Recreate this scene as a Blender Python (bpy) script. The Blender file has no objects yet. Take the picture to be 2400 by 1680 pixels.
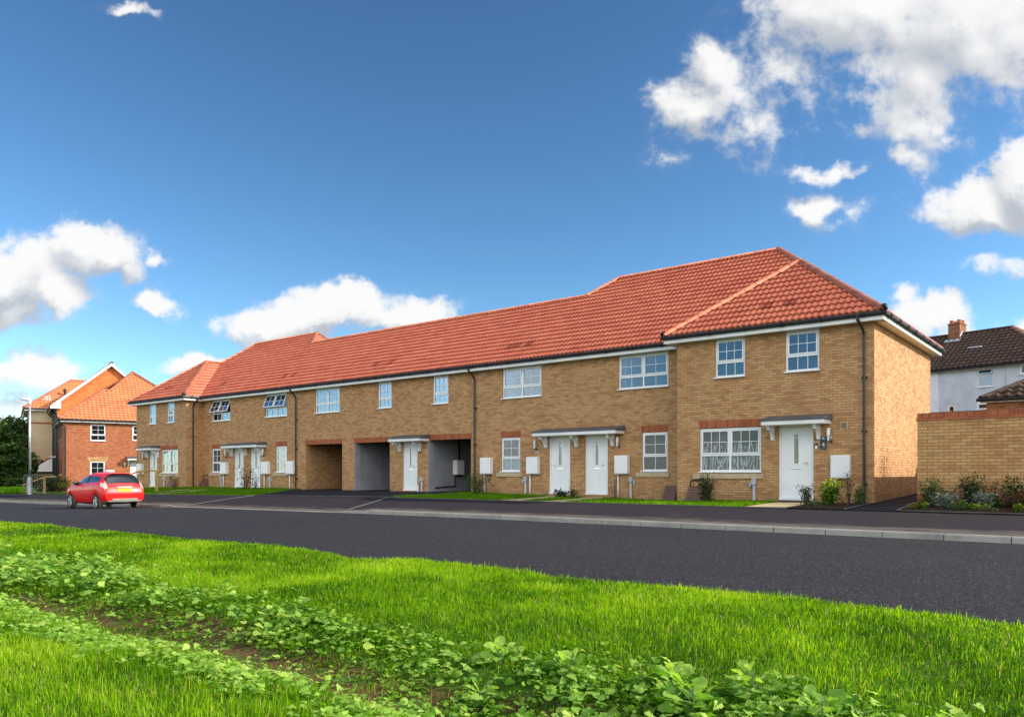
import bpy, bmesh, math, random
import numpy as np
from mathutils import Vector, Matrix
rad = math.radians
random.seed(7)
RNG = np.random.default_rng(11)
C = bpy.context.scene.collection
S = bpy.context.scene

# ------------------------------------------------------------------ camera
TH = rad(38.47)
VIEW = (-math.sin(TH), math.cos(TH)); RIGHT = (math.cos(TH), math.sin(TH))
cam_d = bpy.data.cameras.new('camera'); cam = bpy.data.objects.new('camera', cam_d); C.objects.link(cam)
cam.location = (0, 0, 1.0); cam.rotation_euler = (rad(90), 0, TH)
cam_d.sensor_width = 36; cam_d.lens = 36 * 1812 / 2400; cam_d.shift_y = 271 / 2400
cam_d.clip_start = 0.05; cam_d.clip_end = 3000
S.camera = cam

# ------------------------------------------------------------------ light and sky
SUN_AZ, SUN_EL = 30.0, 28.0          # azimuth from +X towards +Y
sd = Vector((math.cos(rad(SUN_EL)) * math.cos(rad(SUN_AZ)), math.cos(rad(SUN_EL)) * math.sin(rad(SUN_AZ)), math.sin(rad(SUN_EL))))
sun_d = bpy.data.lights.new('sun', 'SUN'); sun_d.energy = 3.4; sun_d.angle = rad(0.6); sun_d.color = (1.0, 0.91, 0.78)
sun = bpy.data.objects.new('sun', sun_d); C.objects.link(sun); sun.rotation_euler = sd.to_track_quat('Z', 'Y').to_euler()
sun.location = sd * 60
S.view_settings.view_transform = 'Standard'; S.view_settings.look = 'None'
S.view_settings.exposure = 1.03; S.view_settings.gamma = 1.0
S.cycles.max_bounces = 8; S.cycles.transparent_max_bounces = 12; S.cycles.caustics_reflective = False; S.cycles.caustics_refractive = False
try: S.cycles.use_denoising = True
except Exception: pass

W = bpy.data.worlds.new('World'); S.world = W; W.use_nodes = True
wn = W.node_tree; wn.nodes.clear()
def N_(tree, t, **kw):
    n = tree.nodes.new(t)
    for k, v in kw.items(): setattr(n, k, v)
    return n
def sock(tree, s, v):
    if hasattr(v, 'is_output') or isinstance(v, bpy.types.NodeSocket): tree.links.new(v, s)
    elif v is not None: s.default_value = v
def MATH(tree, op, a, b=None, c=None, clamp=False):
    n = N_(tree, 'ShaderNodeMath', operation=op); n.use_clamp = clamp
    for i, v in enumerate((a, b, c)): sock(tree, n.inputs[i], v)
    return n.outputs[0]
def VEC(tree, op, a, b=None, scale=None):
    n = N_(tree, 'ShaderNodeVectorMath', operation=op)
    sock(tree, n.inputs[0], a); sock(tree, n.inputs[1], b)
    if scale is not None: sock(tree, n.inputs['Scale'], scale)
    return n.outputs['Value'] if op in ('DOT_PRODUCT', 'LENGTH', 'DISTANCE') else n.outputs[0]
def NOISE(tree, v, scale, detail=4, rough=.55, dist=0.0):
    n = N_(tree, 'ShaderNodeTexNoise')
    if v is not None: tree.links.new(v, n.inputs['Vector'])
    n.inputs['Scale'].default_value = scale; n.inputs['Detail'].default_value = detail
    n.inputs['Roughness'].default_value = rough; n.inputs['Distortion'].default_value = dist
    return n
def SMOOTH(tree, v, a, b, lo=0.0, hi=1.0):
    n = N_(tree, 'ShaderNodeMapRange', interpolation_type='SMOOTHSTEP')
    sock(tree, n.inputs[0], v)
    for i, x in zip((1, 2, 3, 4), (a, b, lo, hi)): n.inputs[i].default_value = x
    return n.outputs[0]
def MIXC(tree, f, a, b, mode='MIX'):
    n = N_(tree, 'ShaderNodeMix', data_type='RGBA', blend_type=mode)
    sock(tree, n.inputs[0], f); sock(tree, n.inputs[6], a); sock(tree, n.inputs[7], b)
    return n.outputs[2]
def XYZ(tree, x, y, z):
    n = N_(tree, 'ShaderNodeCombineXYZ')
    for i, v in enumerate((x, y, z)): sock(tree, n.inputs[i], v)
    return n.outputs[0]

def build_world():
    t = wn
    out = N_(t, 'ShaderNodeOutputWorld')
    sky = N_(t, 'ShaderNodeTexSky', sky_type='NISHITA')
    sky.sun_disc = False; sky.sun_elevation = rad(SUN_EL); sky.sun_rotation = rad(90 - SUN_AZ)
    sky.air_density = 1.0; sky.dust_density = 0.0; sky.ozone_density = 3.5; sky.altitude = 50
    hs = N_(t, 'ShaderNodeHueSaturation'); hs.inputs['Saturation'].default_value = 1.0; hs.inputs['Value'].default_value = 1.0; hs.inputs['Hue'].default_value = .490
    t.links.new(sky.outputs[0], hs.inputs['Color'])
    b1 = N_(t, 'ShaderNodeBackground'); b1.inputs[1].default_value = 0.082
    s0 = VEC(t, 'SCALE', hs.outputs[0], None, .12); gm = N_(t, 'ShaderNodeGamma'); gm.inputs[1].default_value = 1.42; t.links.new(s0, gm.inputs[0]); s1 = VEC(t, 'SCALE', gm.outputs[0], None, .92 / .082)
    t.links.new(s1, b1.inputs[0])
    tc = N_(t, 'ShaderNodeTexCoord')
    d = VEC(t, 'NORMALIZE', tc.outputs['Generated'])
    fwd = VEC(t, 'DOT_PRODUCT', d, (VIEW[0], VIEW[1], 0)); rgt = VEC(t, 'DOT_PRODUCT', d, (RIGHT[0], RIGHT[1], 0))
    sep = N_(t, 'ShaderNodeSeparateXYZ'); t.links.new(d, sep.inputs[0]); up = sep.outputs[2]
    fw = MATH(t, 'MAXIMUM', fwd, 0.08)
    # bearing / height coordinates of the cloud bank that stands beyond the houses (unit: 1000 px of a 27 mm lens)
    p = XYZ(t, MATH(t, 'MULTIPLY', MATH(t, 'DIVIDE', rgt, fw), 1.812), MATH(t, 'MULTIPLY', MATH(t, 'DIVIDE', up, fw), 1.812), 0.0)
    n1 = NOISE(t, p, 2.6, 9, .58)
    n2 = NOISE(t, p, 8.0, 9, .58)
    warp = VEC(t, 'SCALE', VEC(t, 'SUBTRACT', n1.outputs['Color'], (.5, .5, .5)), None, .26)
    warp2 = VEC(t, 'SCALE', VEC(t, 'SUBTRACT', n2.outputs['Color'], (.5, .5, .5)), None, .07)
    q = VEC(t, 'ADD', VEC(t, 'ADD', p, warp), warp2)
    blobs = [  # px, py, rx, ry, weight
        (2020, 20, 330, 150, .85), (2260, 60, 350, 230, .9), (2140, 190, 210, 150, .68), (2180, 300, 120, 100, .5), (2140, 385, 60, 45, .5),
        (1700, 130, 95, 100, .58), (1640, 240, 130, 80, .75), (1760, 290, 110, 85, .55), (1740, 200, 130, 120, .5), (1850, 130, 120, 90, .42),
        (1565, 365, 60, 30, .38), (1960, 378, 120, 26, .6), (1935, 470, 95, 48, .72), (2020, 500, 60, 40, .35),
        (2300, 490, 175, 80, 1.0), (2400, 430, 100, 110, 1.0), (2350, 640, 120, 40, .45),
        (30, 640, 150, 110, 1.1), (110, 690, 110, 70, .9), (240, 610, 115, 80, 1.0), (280, 650, 70, 60, .7), (350, 722, 90, 32, .85), (370, 635, 40, 22, .6), (30, 720, 90, 50, .7),
        (640, 755, 170, 55, 1.0), (780, 740, 210, 66, 1.1), (950, 755, 130, 48, .9), (800, 705, 150, 38, .8),
        (50, 840, 130, 48, .9), (460, 860, 110, 42, .9), (540, 850, 80, 26, .7), (120, 905, 260, 60, .6), (60, 990, 260, 90, .5),
        (2150, 750, 130, 66, .95), (2230, 790, 90, 50, .8), (2390, 800, 120, 60, .9), (290, -6, 70, 22, .6), (2110, 700, 70, 34, .6),
    ]
    def field(q):
        f = None
        for (bx, by, rx, ry, w) in blobs:
            c = ((bx - 1200) / 1000, (1111 - by) / 1000, 0)
            v = VEC(t, 'MULTIPLY', VEC(t, 'SUBTRACT', q, c), (1000 / rx / 1.1, 1000 / ry / 1.1, 0))
            g = MATH(t, 'MULTIPLY', MATH(t, 'SUBTRACT', 1.0, VEC(t, 'LENGTH', v)), w)
            f = g if f is None else MATH(t, 'SMOOTH_MAX', f, g, .10)
        return f
    f = field(q); f_up = field(VEC(t, 'ADD', q, (.030, .055, 0)))
    n4 = NOISE(t, p, 19.0, 9, .62)
    fe = MATH(t, 'ADD', f, MATH(t, 'ADD', MATH(t, 'MULTIPLY', MATH(t, 'SUBTRACT', n2.outputs[0], .52), 1.15), MATH(t, 'MULTIPLY', MATH(t, 'SUBTRACT', n4.outputs[0], .52), .70)))
    infront = SMOOTH(t, fwd, .1, .25)
    a1 = MATH(t, 'MULTIPLY', MATH(t, 'ADD', MATH(t, 'MULTIPLY', SMOOTH(t, fe, .04, .42), .8), MATH(t, 'MULTIPLY', SMOOTH(t, fe, -.12, .6), .2)), infront)
    # the rest of the sky, above and behind: broken cloud, added to brighten the shaded fronts
    h = MATH(t, 'ADD', MATH(t, 'MAXIMUM', up, 0.0), .5)
    pl = VEC(t, 'DIVIDE', d, XYZ(t, h, h, 1.0))
    n3 = NOISE(t, pl, 1.2, 2, .45)
    a2 = MATH(t, 'MULTIPLY', SMOOTH(t, n3.outputs[0], .36, .60), SMOOTH(t, fwd, .25, -.1))
    a = MATH(t, 'MULTIPLY', MATH(t, 'MAXIMUM', a1, a2), SMOOTH(t, up, -.02, .03))
    a = MATH(t, 'MULTIPLY', a, .97)
    # light side and grey belly
    off = VEC(t, 'ADD', p, (.035, .05, 0))
    n1b = NOISE(t, off, 2.6, 5, .5); n2b = NOISE(t, off, 8.0, 4, .5)
    sh = MATH(t, 'ADD', MATH(t, 'MULTIPLY', MATH(t, 'SUBTRACT', n1.outputs[0], n1b.outputs[0]), 1.1), MATH(t, 'MULTIPLY', MATH(t, 'SUBTRACT', n2.outputs[0], n2b.outputs[0]), .45))
    lum = MATH(t, 'ADD', MATH(t, 'ADD', .66, sh), MATH(t, 'MULTIPLY', MATH(t, 'SUBTRACT', f, f_up), .85))
    lum = MATH(t, 'ADD', MATH(t, 'MULTIPLY', lum, infront), MATH(t, 'MULTIPLY', MATH(t, 'SUBTRACT', 1.0, infront), .85))
    lum = MATH(t, 'MINIMUM', MATH(t, 'MAXIMUM', lum, .33), 1.0)
    col = MIXC(t, SMOOTH(t, lum, .3, .95), (.50, .54, .60, 1), (1.0, .99, .975, 1))
    b2 = N_(t, 'ShaderNodeBackground'); t.links.new(MATH(t, 'ADD', .49, MATH(t, 'MULTIPLY', SMOOTH(t, fwd, .25, -.1), .9)), b2.inputs[1])  # cloud behind the camera made brighter as fill light
    t.links.new(col, b2.inputs[0])
    mx = N_(t, 'ShaderNodeMixShader'); t.links.new(a, mx.inputs[0]); t.links.new(b1.outputs[0], mx.inputs[1]); t.links.new(b2.outputs[0], mx.inputs[2])
    t.links.new(mx.outputs[0], out.inputs[0])
build_world()

# ------------------------------------------------------------------ helpers
class MB:
    """collects polygons; build() links them as ONE mesh object"""
    def __init__(self): self.v = []; self.f = []
    def add(self, vs, fs):
        o = len(self.v); self.v += [tuple(x) for x in vs]; self.f += [tuple(i + o for i in q) for q in fs]; return self
    def quad(self, a, b, c, d): return self.add([a, b, c, d], [(0, 1, 2, 3)])
    def poly(self, pts): return self.add(pts, [tuple(range(len(pts)))])
    def box(self, x0, x1, y0, y1, z0, z1):
        return self.add([(x0, y0, z0), (x1, y0, z0), (x1, y1, z0), (x0, y1, z0), (x0, y0, z1), (x1, y0, z1), (x1, y1, z1), (x0, y1, z1)],
                        [(3, 2, 1, 0), (4, 5, 6, 7), (0, 1, 5, 4), (1, 2, 6, 5), (2, 3, 7, 6), (3, 0, 4, 7)])
    def prism(self, pts, d):
        """planar outline pts (counter-clockwise seen from -d) swept along d"""
        n = len(pts); d = Vector(d); a = [Vector(p) for p in pts]; b = [p + d for p in a]
        fs = [tuple(range(n)), tuple(range(2 * n - 1, n - 1, -1))] + [(i, i + n, (i + 1) % n + n, (i + 1) % n) for i in range(n)]
        return self.add(a + b, fs)
    def tube(self, path, r, n=8, caps=True):
        P = [Vector(p) for p in path]; rs = r if isinstance(r, (list, tuple)) else [r] * len(P)
        rings = []; up = None
        for i, p in enumerate(P):
            d = (P[min(i + 1, len(P) - 1)] - P[max(i - 1, 0)]).normalized()
            if up is None: up = Vector((0, 0, 1)) if abs(d.z) < .9 else Vector((1, 0, 0))
            s = d.cross(up).normalized(); u2 = s.cross(d).normalized(); up = u2
            rings.append([p + (s * math.cos(2 * math.pi * k / n) + u2 * math.sin(2 * math.pi * k / n)) * rs[i] for k in range(n)])
        o = len(self.v)
        for rg in rings: self.v += [tuple(x) for x in rg]
        for i in range(len(P) - 1):
            for k in range(n):
                a = o + i * n + k; b = o + i * n + (k + 1) % n
                self.f.append((a, b, b + n, a + n))
        if caps:
            self.f.append(tuple(o + k for k in range(n - 1, -1, -1))); e = o + (len(P) - 1) * n
            self.f.append(tuple(e + k for k in range(n)))
        return self
    def xform(self, M):
        self.v = [tuple(M @ Vector(p)) for p in self.v]; return self
    def build(self, name, mat, parent=None, smooth=False, bevel=0.0, label=None, world=False):
        me = bpy.data.meshes.new(name); me.from_pydata(self.v, [], self.f); me.update()
        o = bpy.data.objects.new(name, me); C.objects.link(o)
        if mat: me.materials.append(mat)
        if smooth: me.shade_smooth()
        if bevel:
            m = o.modifiers.new('bevel', 'BEVEL'); m.width = bevel; m.segments = 2; m.limit_method = 'ANGLE'
        if parent:
            o.parent = parent
            if parent.get('world_children') or world:
                o.matrix_parent_inverse = PINV[parent.name]; o['world_children'] = 1; PINV[o.name] = Matrix()
        if label: o['label'] = label
        return o
PINV = {}
def tag(o, label=None, cat=None, group=None, kind=None):
    if label: o['label'] = label
    if cat: o['category'] = cat
    if group: o['group'] = group
    if kind: o['kind'] = kind
    return o
def empty(name, loc, rz=0.0, world_children=False, label=None, cat=None, group=None):
    o = bpy.data.objects.new(name, None); C.objects.link(o); o.location = loc; o.rotation_euler = (0, 0, rz); o.empty_display_size = .2
    if world_children:
        o['world_children'] = 1
        PINV[o.name] = (Matrix.Translation(loc) @ Matrix.Rotation(rz, 4, 'Z')).inverted()
    return tag(o, label, cat, group)
def fast_mesh(name, co, faces, mat, parent=None, attrs=None, smooth=False):
    """numpy mesh: co (n,3); faces list of (m,k) int arrays"""
    me = bpy.data.meshes.new(name); me.vertices.add(len(co)); me.vertices.foreach_set('co', np.ascontiguousarray(co, dtype=np.float32).ravel())
    loops = np.concatenate([f.ravel() for f in faces]).astype(np.int32)
    tot = np.concatenate([np.full(len(f), f.shape[1], dtype=np.int32) for f in faces])
    start = np.concatenate([[0], np.cumsum(tot)[:-1]]).astype(np.int32)
    me.loops.add(len(loops)); me.loops.foreach_set('vertex_index', loops)
    me.polygons.add(len(tot)); me.polygons.foreach_set('loop_start', start); me.polygons.foreach_set('loop_total', tot)
    me.update(calc_edges=True)
    for k, a in (attrs or {}).items():
        at = me.attributes.new(k, 'FLOAT', 'POINT'); at.data.foreach_set('value', np.ascontiguousarray(a, dtype=np.float32))
    me.materials.append(mat)
    if smooth: me.shade_smooth()
    o = bpy.data.objects.new(name, me); C.objects.link(o)
    if parent:
        o.parent = parent
        if parent.get('world_children'):
            o.matrix_parent_inverse = PINV[parent.name]; o['world_children'] = 1; PINV[o.name] = Matrix()
    return o

# ------------------------------------------------------------------ materials
def mat(name):
    m = bpy.data.materials.new(name); m.use_nodes = True; t = m.node_tree; b = t.nodes['Principled BSDF']; return m, t, b
def plain(name, col, rough=.5, var=.06, scale=6.0, metal=0.0, spec=.5, coat=0.0, bump=0.0, bscale=60, detail=5):
    m, t, b = mat(name); tc = N_(t, 'ShaderNodeTexCoord')
    n = NOISE(t, tc.outputs['Object'], scale, detail, .6)
    c2 = tuple(max(0, x * (1 - var * 2.2)) for x in col) + (1,); c1 = tuple(min(1, x * (1 + var)) for x in col) + (1,)
    t.links.new(MIXC(t, SMOOTH(t, n.outputs[0], .35, .65), c2, c1), b.inputs['Base Color'])
    b.inputs['Roughness'].default_value = rough; b.inputs['Metallic'].default_value = metal
    b.inputs['Specular IOR Level'].default_value = spec; b.inputs['Coat Weight'].default_value = coat
    if bump:
        nb = NOISE(t, tc.outputs['Object'], bscale, 4, .6); bp = N_(t, 'ShaderNodeBump'); bp.inputs['Strength'].default_value = bump; bp.inputs['Distance'].default_value = .01
        t.links.new(nb.outputs[0], bp.inputs['Height']); t.links.new(bp.outputs[0], b.inputs['Normal'])
    return m
def brick_mat(name, c1, c2, c3, mortar, w=.225, h=.075, soldier=False, grime=.25):
    m, t, b = mat(name); tc = N_(t, 'ShaderNodeTexCoord')
    sp = N_(t, 'ShaderNodeSeparateXYZ'); t.links.new(tc.outputs['Object'], sp.inputs[0])
    sn = N_(t, 'ShaderNodeSeparateXYZ'); t.links.new(tc.outputs['Normal'], sn.inputs[0])
    side = MATH(t, 'GREATER_THAN', MATH(t, 'ABSOLUTE', sn.outputs[0]), .7)
    mu = N_(t, 'ShaderNodeMix', data_type='FLOAT'); t.links.new(side, mu.inputs[0]); t.links.new(sp.outputs[0], mu.inputs[2]); t.links.new(sp.outputs[1], mu.inputs[3])
    u, v = mu.outputs[0], sp.outputs[2]
    vec = XYZ(t, v, u, 0.0) if soldier else XYZ(t, u, v, 0.0)
    br = N_(t, 'ShaderNodeTexBrick'); t.links.new(vec, br.inputs['Vector'])
    br.offset = .0 if soldier else .5; br.inputs['Scale'].default_value = 1.0; br.inputs['Brick Width'].default_value = 3.0 if soldier else w; br.inputs['Row Height'].default_value = h
    br.inputs['Mortar Size'].default_value = .0058; br.inputs['Mortar Smooth'].default_value = .25; br.inputs['Bias'].default_value = -.05
    br.inputs['Color1'].default_value = (0, 0, 0, 1); br.inputs['Color2'].default_value = (1, 1, 1, 1); br.inputs['Mortar'].default_value = (.5, .5, .5, 1)
    n = NOISE(t, tc.outputs['Object'], 1.1, 5, .6); nf = NOISE(t, tc.outputs['Object'], 26, 5, .65)
    nd = NOISE(t, XYZ(t, MATH(t, 'MULTIPLY', u, 3.0), MATH(t, 'MULTIPLY', v, 13.3), 0.0), 1.0, 2, .5)
    ramp = N_(t, 'ShaderNodeValToRGB'); e = ramp.color_ramp.elements
    e[0].position = .0; e[0].color = tuple(c2) + (1,); e[1].position = 1.0; e[1].color = tuple(c3) + (1,)
    k = e.new(.4); k.color = tuple(c1) + (1,)
    sc = N_(t, 'ShaderNodeSeparateColor'); t.links.new(br.outputs['Color'], sc.inputs[0])
    val = MATH(t, 'ADD', MATH(t, 'MULTIPLY', sc.outputs[0], .9), MATH(t, 'ADD', MATH(t, 'MULTIPLY', MATH(t, 'SUBTRACT', nd.outputs[0], .5), .55), .1), clamp=True)
    t.links.new(val, ramp.inputs[0])
    col = MIXC(t, MATH(t, 'MULTIPLY', SMOOTH(t, nf.outputs[0], .4, .75), .35), ramp.outputs[0], tuple(x * .62 for x in c1) + (1,))
    col = MIXC(t, br.outputs['Fac'], col, tuple(mortar) + (1,))
    col = MIXC(t, MATH(t, 'MULTIPLY', SMOOTH(t, n.outputs[0], .45, .72), grime), col, tuple(x * .72 for x in c2) + (1,))
    eff = NOISE(t, tc.outputs['Object'], .55, 6, .7)
    col = MIXC(t, MATH(t, 'MULTIPLY', SMOOTH(t, eff.outputs[0], .62, .78), .22), col, tuple(min(1, x * 1.25 + .06) for x in c3) + (1,))
    stain = MATH(t, 'MULTIPLY', MATH(t, 'MULTIPLY', SMOOTH(t, MATH(t, 'ADD', v, MATH(t, 'MULTIPLY', n.outputs[0], .7)), 1.0, .45), SMOOTH(t, nf.outputs[0], .3, .6)), .38)
    col = MIXC(t, stain, col, (.12, .10, .055, 1))
    t.links.new(col, b.inputs['Base Color']); b.inputs['Roughness'].default_value = .86; b.inputs['Specular IOR Level'].default_value = .25
    bp = N_(t, 'ShaderNodeBump'); bp.inputs['Strength'].default_value = .5; bp.inputs['Distance'].default_value = .012
    hh = MATH(t, 'ADD', MATH(t, 'MULTIPLY', br.outputs['Fac'], -1.0), MATH(t, 'MULTIPLY', nf.outputs[0], .5))
    t.links.new(hh, bp.inputs['Height']); t.links.new(bp.outputs[0], b.inputs['Normal'])
    return m
def tile_mat(name, ca, cb, cdark, rough=.55, moss=0.0):
    m, t, b = mat(name); tc = N_(t, 'ShaderNodeTexCoord')
    at = N_(t, 'ShaderNodeAttribute'); at.attribute_name = 'rnd'; ad = N_(t, 'ShaderNodeAttribute'); ad.attribute_name = 'dark'
    n = NOISE(t, tc.outputs['Object'], .7, 5, .6); nf = NOISE(t, tc.outputs['Object'], 14, 4, .65)
    v = MATH(t, 'ADD', MATH(t, 'MULTIPLY', at.outputs['Fac'], .75), MATH(t, 'MULTIPLY', MATH(t, 'SUBTRACT', n.outputs[0], .35), .8), clamp=True)
    col = MIXC(t, v, tuple(ca) + (1,), tuple(cb) + (1,))
    col = MIXC(t, MATH(t, 'MULTIPLY', SMOOTH(t, nf.outputs[0], .5, .8), .3), col, tuple(x * .6 for x in ca) + (1,))
    if moss:
        nm = NOISE(t, tc.outputs['Object'], 1.6, 6, .7)
        col = MIXC(t, MATH(t, 'MULTIPLY', SMOOTH(t, nm.outputs[0], .5, .7), moss), col, (.10, .10, .035, 1))
        sp_ = NOISE(t, tc.outputs['Object'], 9, 2, .5)
        col = MIXC(t, SMOOTH(t, sp_.outputs[0], .74, .78), col, (.55, .53, .5, 1))
    col = MIXC(t, ad.outputs['Fac'], col, tuple(cdark) + (1,))
    t.links.new(col, b.inputs['Base Color']); b.inputs['Roughness'].default_value = rough; b.inputs['Specular IOR Level'].default_value = .35
    return m
def ground_mat(name, cols, scales, rough=.9, speck=None, bump=.3, bscale=90):
    m, t, b = mat(name); tc = N_(t, 'ShaderNodeTexCoord'); o = tc.outputs['Object']
    col = tuple(cols[0]) + (1,)
    for c, (s, lo, hi, amt) in zip(cols[1:], scales):
        n = NOISE(t, o, s, 6, .65); col = MIXC(t, MATH(t, 'MULTIPLY', SMOOTH(t, n.outputs[0], lo, hi), amt), col, tuple(c) + (1,))
    if speck:
        for (s, lo, hi, c, amt) in speck:
            n = NOISE(t, o, s, 2, .6); col = MIXC(t, MATH(t, 'MULTIPLY', SMOOTH(t, n.outputs[0], lo, hi), amt), col, tuple(c) + (1,))
    t.links.new(col, b.inputs['Base Color']); b.inputs['Roughness'].default_value = rough; b.inputs['Specular IOR Level'].default_value = .12
    nb = NOISE(t, o, bscale, 3, .6); bp = N_(t, 'ShaderNodeBump'); bp.inputs['Strength'].default_value = bump; bp.inputs['Distance'].default_value = .012
    t.links.new(nb.outputs[0], bp.inputs['Height']); t.links.new(bp.outputs[0], b.inputs['Normal'])
    return m
def leaf_mat(name, cols, trans=.45, rough=.55, spec=.35):
    """cols: three colours mixed by the per-leaf attribute rnd"""
    m, t, b = mat(name); at = N_(t, 'ShaderNodeAttribute'); at.attribute_name = 'rnd'
    r = N_(t, 'ShaderNodeValToRGB'); e = r.color_ramp.elements
    e[0].color = tuple(cols[0]) + (1,); e[1].color = tuple(cols[-1]) + (1,)
    for i, c in enumerate(cols[1:-1]): k = e.new((i + 1) / (len(cols) - 1)); k.color = tuple(c) + (1,)
    t.links.new(at.outputs['Fac'], r.inputs[0]); t.links.new(r.outputs[0], b.inputs['Base Color'])
    b.inputs['Roughness'].default_value = rough; b.inputs['Specular IOR Level'].default_value = spec
    tr = N_(t, 'ShaderNodeBsdfTranslucent'); sat = N_(t, 'ShaderNodeHueSaturation'); sat.inputs['Saturation'].default_value = 1.15; sat.inputs['Value'].default_value = 1.5; sat.inputs['Hue'].default_value = .495
    t.links.new(r.outputs[0], sat.inputs['Color']); t.links.new(sat.outputs[0], tr.inputs[0])
    mx = N_(t, 'ShaderNodeMixShader'); mx.inputs[0].default_value = trans
    t.links.new(b.outputs[0], mx.inputs[1]); t.links.new(tr.outputs[0], mx.inputs[2]); t.links.new(mx.outputs[0], t.nodes['Material Output'].inputs[0])
    return m
def glass_mat(name, tint=(.75, .85, .9), refl=.10, gain=.9):
    m, t, b = mat(name); t.nodes.remove(b)
    tr = N_(t, 'ShaderNodeBsdfTransparent'); tr.inputs[0].default_value = tuple(tint) + (1,)
    gl = N_(t, 'ShaderNodeBsdfGlossy'); gl.inputs['Roughness'].default_value = .015; gl.inputs[0].default_value = (.95, .98, 1, 1)
    tc = N_(t, 'ShaderNodeTexCoord'); nb = NOISE(t, tc.outputs['Object'], 1.3, 2, .5); bp = N_(t, 'ShaderNodeBump'); bp.inputs['Strength'].default_value = .008; bp.inputs['Distance'].default_value = .05
    t.links.new(nb.outputs[0], bp.inputs['Height']); t.links.new(bp.outputs[0], gl.inputs['Normal'])
    fr = N_(t, 'ShaderNodeFresnel'); fr.inputs[0].default_value = 1.5
    mx = N_(t, 'ShaderNodeMixShader'); t.links.new(MATH(t, 'ADD', MATH(t, 'MULTIPLY', fr.outputs[0], gain), refl, clamp=True), mx.inputs[0])
    t.links.new(tr.outputs[0], mx.inputs[1]); t.links.new(gl.outputs[0], mx.inputs[2]); t.links.new(mx.outputs[0], t.nodes['Material Output'].inputs[0])
    return m
M = {}
M['buff'] = brick_mat('buff_brick', (.47, .258, .114), (.34, .172, .076), (.56, .34, .168), (.225, .125, .058))
M['buff_wall'] = brick_mat('buff_garden_brick', (.49, .275, .108), (.385, .20, .075), (.56, .34, .145), (.17, .09, .04), grime=.15)
M['redbrick'] = brick_mat('red_brick', (.32, .095, .04), (.22, .06, .03), (.40, .14, .06), (.36, .22, .13))
M['orangebrick'] = brick_mat('orange_brick', (.60, .175, .05), (.48, .125, .04), (.66, .23, .075), (.40, .17, .08), grime=.1)
M['oldbrick'] = brick_mat('old_brown_brick', (.25, .10, .05), (.17, .065, .035), (.33, .15, .08), (.20, .14, .10))
M['soldier'] = brick_mat('red_soldier_brick', (.33, .085, .035), (.25, .06, .027), (.40, .13, .05), (.33, .19, .11), soldier=True, grime=.1)
M['redband'] = brick_mat('red_brick_band', (.36, .095, .04), (.28, .07, .03), (.44, .14, .055), (.30, .18, .10), grime=.1)
M['tile'] = tile_mat('terracotta_tile', (.50, .115, .068), (.65, .20, .108), (.24, .04, .028))
M['tile2'] = tile_mat('orange_tile', (.50, .15, .06), (.62, .22, .085), (.45, .08, .04))
M['ridge'] = plain('ridge_tile', (.52, .165, .085), .6, .14, 3.0, bump=.15)
M['oldtile'] = tile_mat('old_concrete_tile', (.055, .033, .028), (.10, .058, .042), (.6, .58, .55), .8, moss=.65)
M['oldridge'] = plain('old_ridge_tile', (.24, .11, .07), .85, .2, 4.0, bump=.2)
M['white'] = plain('white_upvc', (.80, .80, .80), .32, .02, 2.0, spec=.5)
M['fascia'] = plain('white_fascia_board', (.78, .78, .775), .4, .03, 1.5)
M['door'] = plain('white_composite_door', (.76, .78, .79), .38, .02, 3.0, bump=.05, bscale=30)
M['black'] = plain('black_plastic', (.012, .012, .014), .35, .1, 3.0)
M['lead'] = plain('grey_canopy_roof', (.075, .085, .10), .5, .1, 3.0)
M['stone'] = plain('buff_cast_stone', (.50, .385, .24), .85, .08, 5.0, bump=.2)
M['grey'] = plain('grey_plastic', (.40, .43, .46), .45, .05, 3.0)
M['lining_shaded'] = plain('shaded_white_lining', (.27, .28, .31), .7, .05, 1.5)  # white boards coloured darker, carport shade put into the colour
M['cream'] = plain('cream_render', (.52, .42, .27), .9, .05, .8, bump=.2)
M['bluerender'] = plain('pale_grey_render', (.56, .58, .64), .9, .06, 1.1, bump=.25, bscale=25)
M['greypaint'] = plain('white_render', (.72, .74, .78), .9, .04, 1.0, bump=.2)
M['steel'] = plain('brushed_steel', (.5, .5, .5), .3, .05, 5.0, metal=1.0)
M['chrome'] = plain('satin_chrome', (.7, .7, .72), .2, .02, 5.0, metal=1.0)
M['galv'] = plain('galvanised_steel', (.46, .48, .50), .45, .12, 5.0, metal=.7)
M['lampglass'] = plain('opal_glass', (.82, .82, .8), .25, .02, 3.0)
M['brownbox'] = plain('brown_plastic', (.16, .085, .06), .55, .08, 3.0)
M['darkrail'] = plain('weathered_rail_steel', (.13, .125, .12), .6, .1, 5)
M['wood'] = plain('treated_timber', (.42, .27, .10), .8, .16, 7.0, bump=.2)
M['glass'] = glass_mat('window_glass', (.80, .86, .9), .01, .42)
M['glass_up'] = glass_mat('window_glass_upper', (.62, .76, .86), .05, .75)
M['doorglass'] = glass_mat('door_glass', (.6, .66, .7), .04, .7)
M['net'] = plain('net_curtain', (.40, .48, .53), .9, .05, 3.0, detail=0)
M['netpale'] = plain('pale_blind', (.38, .47, .52), .9, .05, 2.0, detail=0)
M['dim'] = plain('dim_room', (.065, .095, .13), .9, .18, .9, detail=0)
M['brownreflect'] = plain('brown_reflection_backing', (.15, .085, .06), .9, .25, 1.2, detail=0)  # brown colour stands in for houses reflected in the panes
M['dark'] = plain('dark_room', (.03, .033, .04), .9, .25, 1.5, detail=0)
M['voile'] = plain('white_voile_pattern', (.82, .80, .76), .9, .03, 5.0)
M['voileback'] = plain('grey_voile', (.15, .13, .125), .95, .08, 3.0, detail=0)
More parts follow.
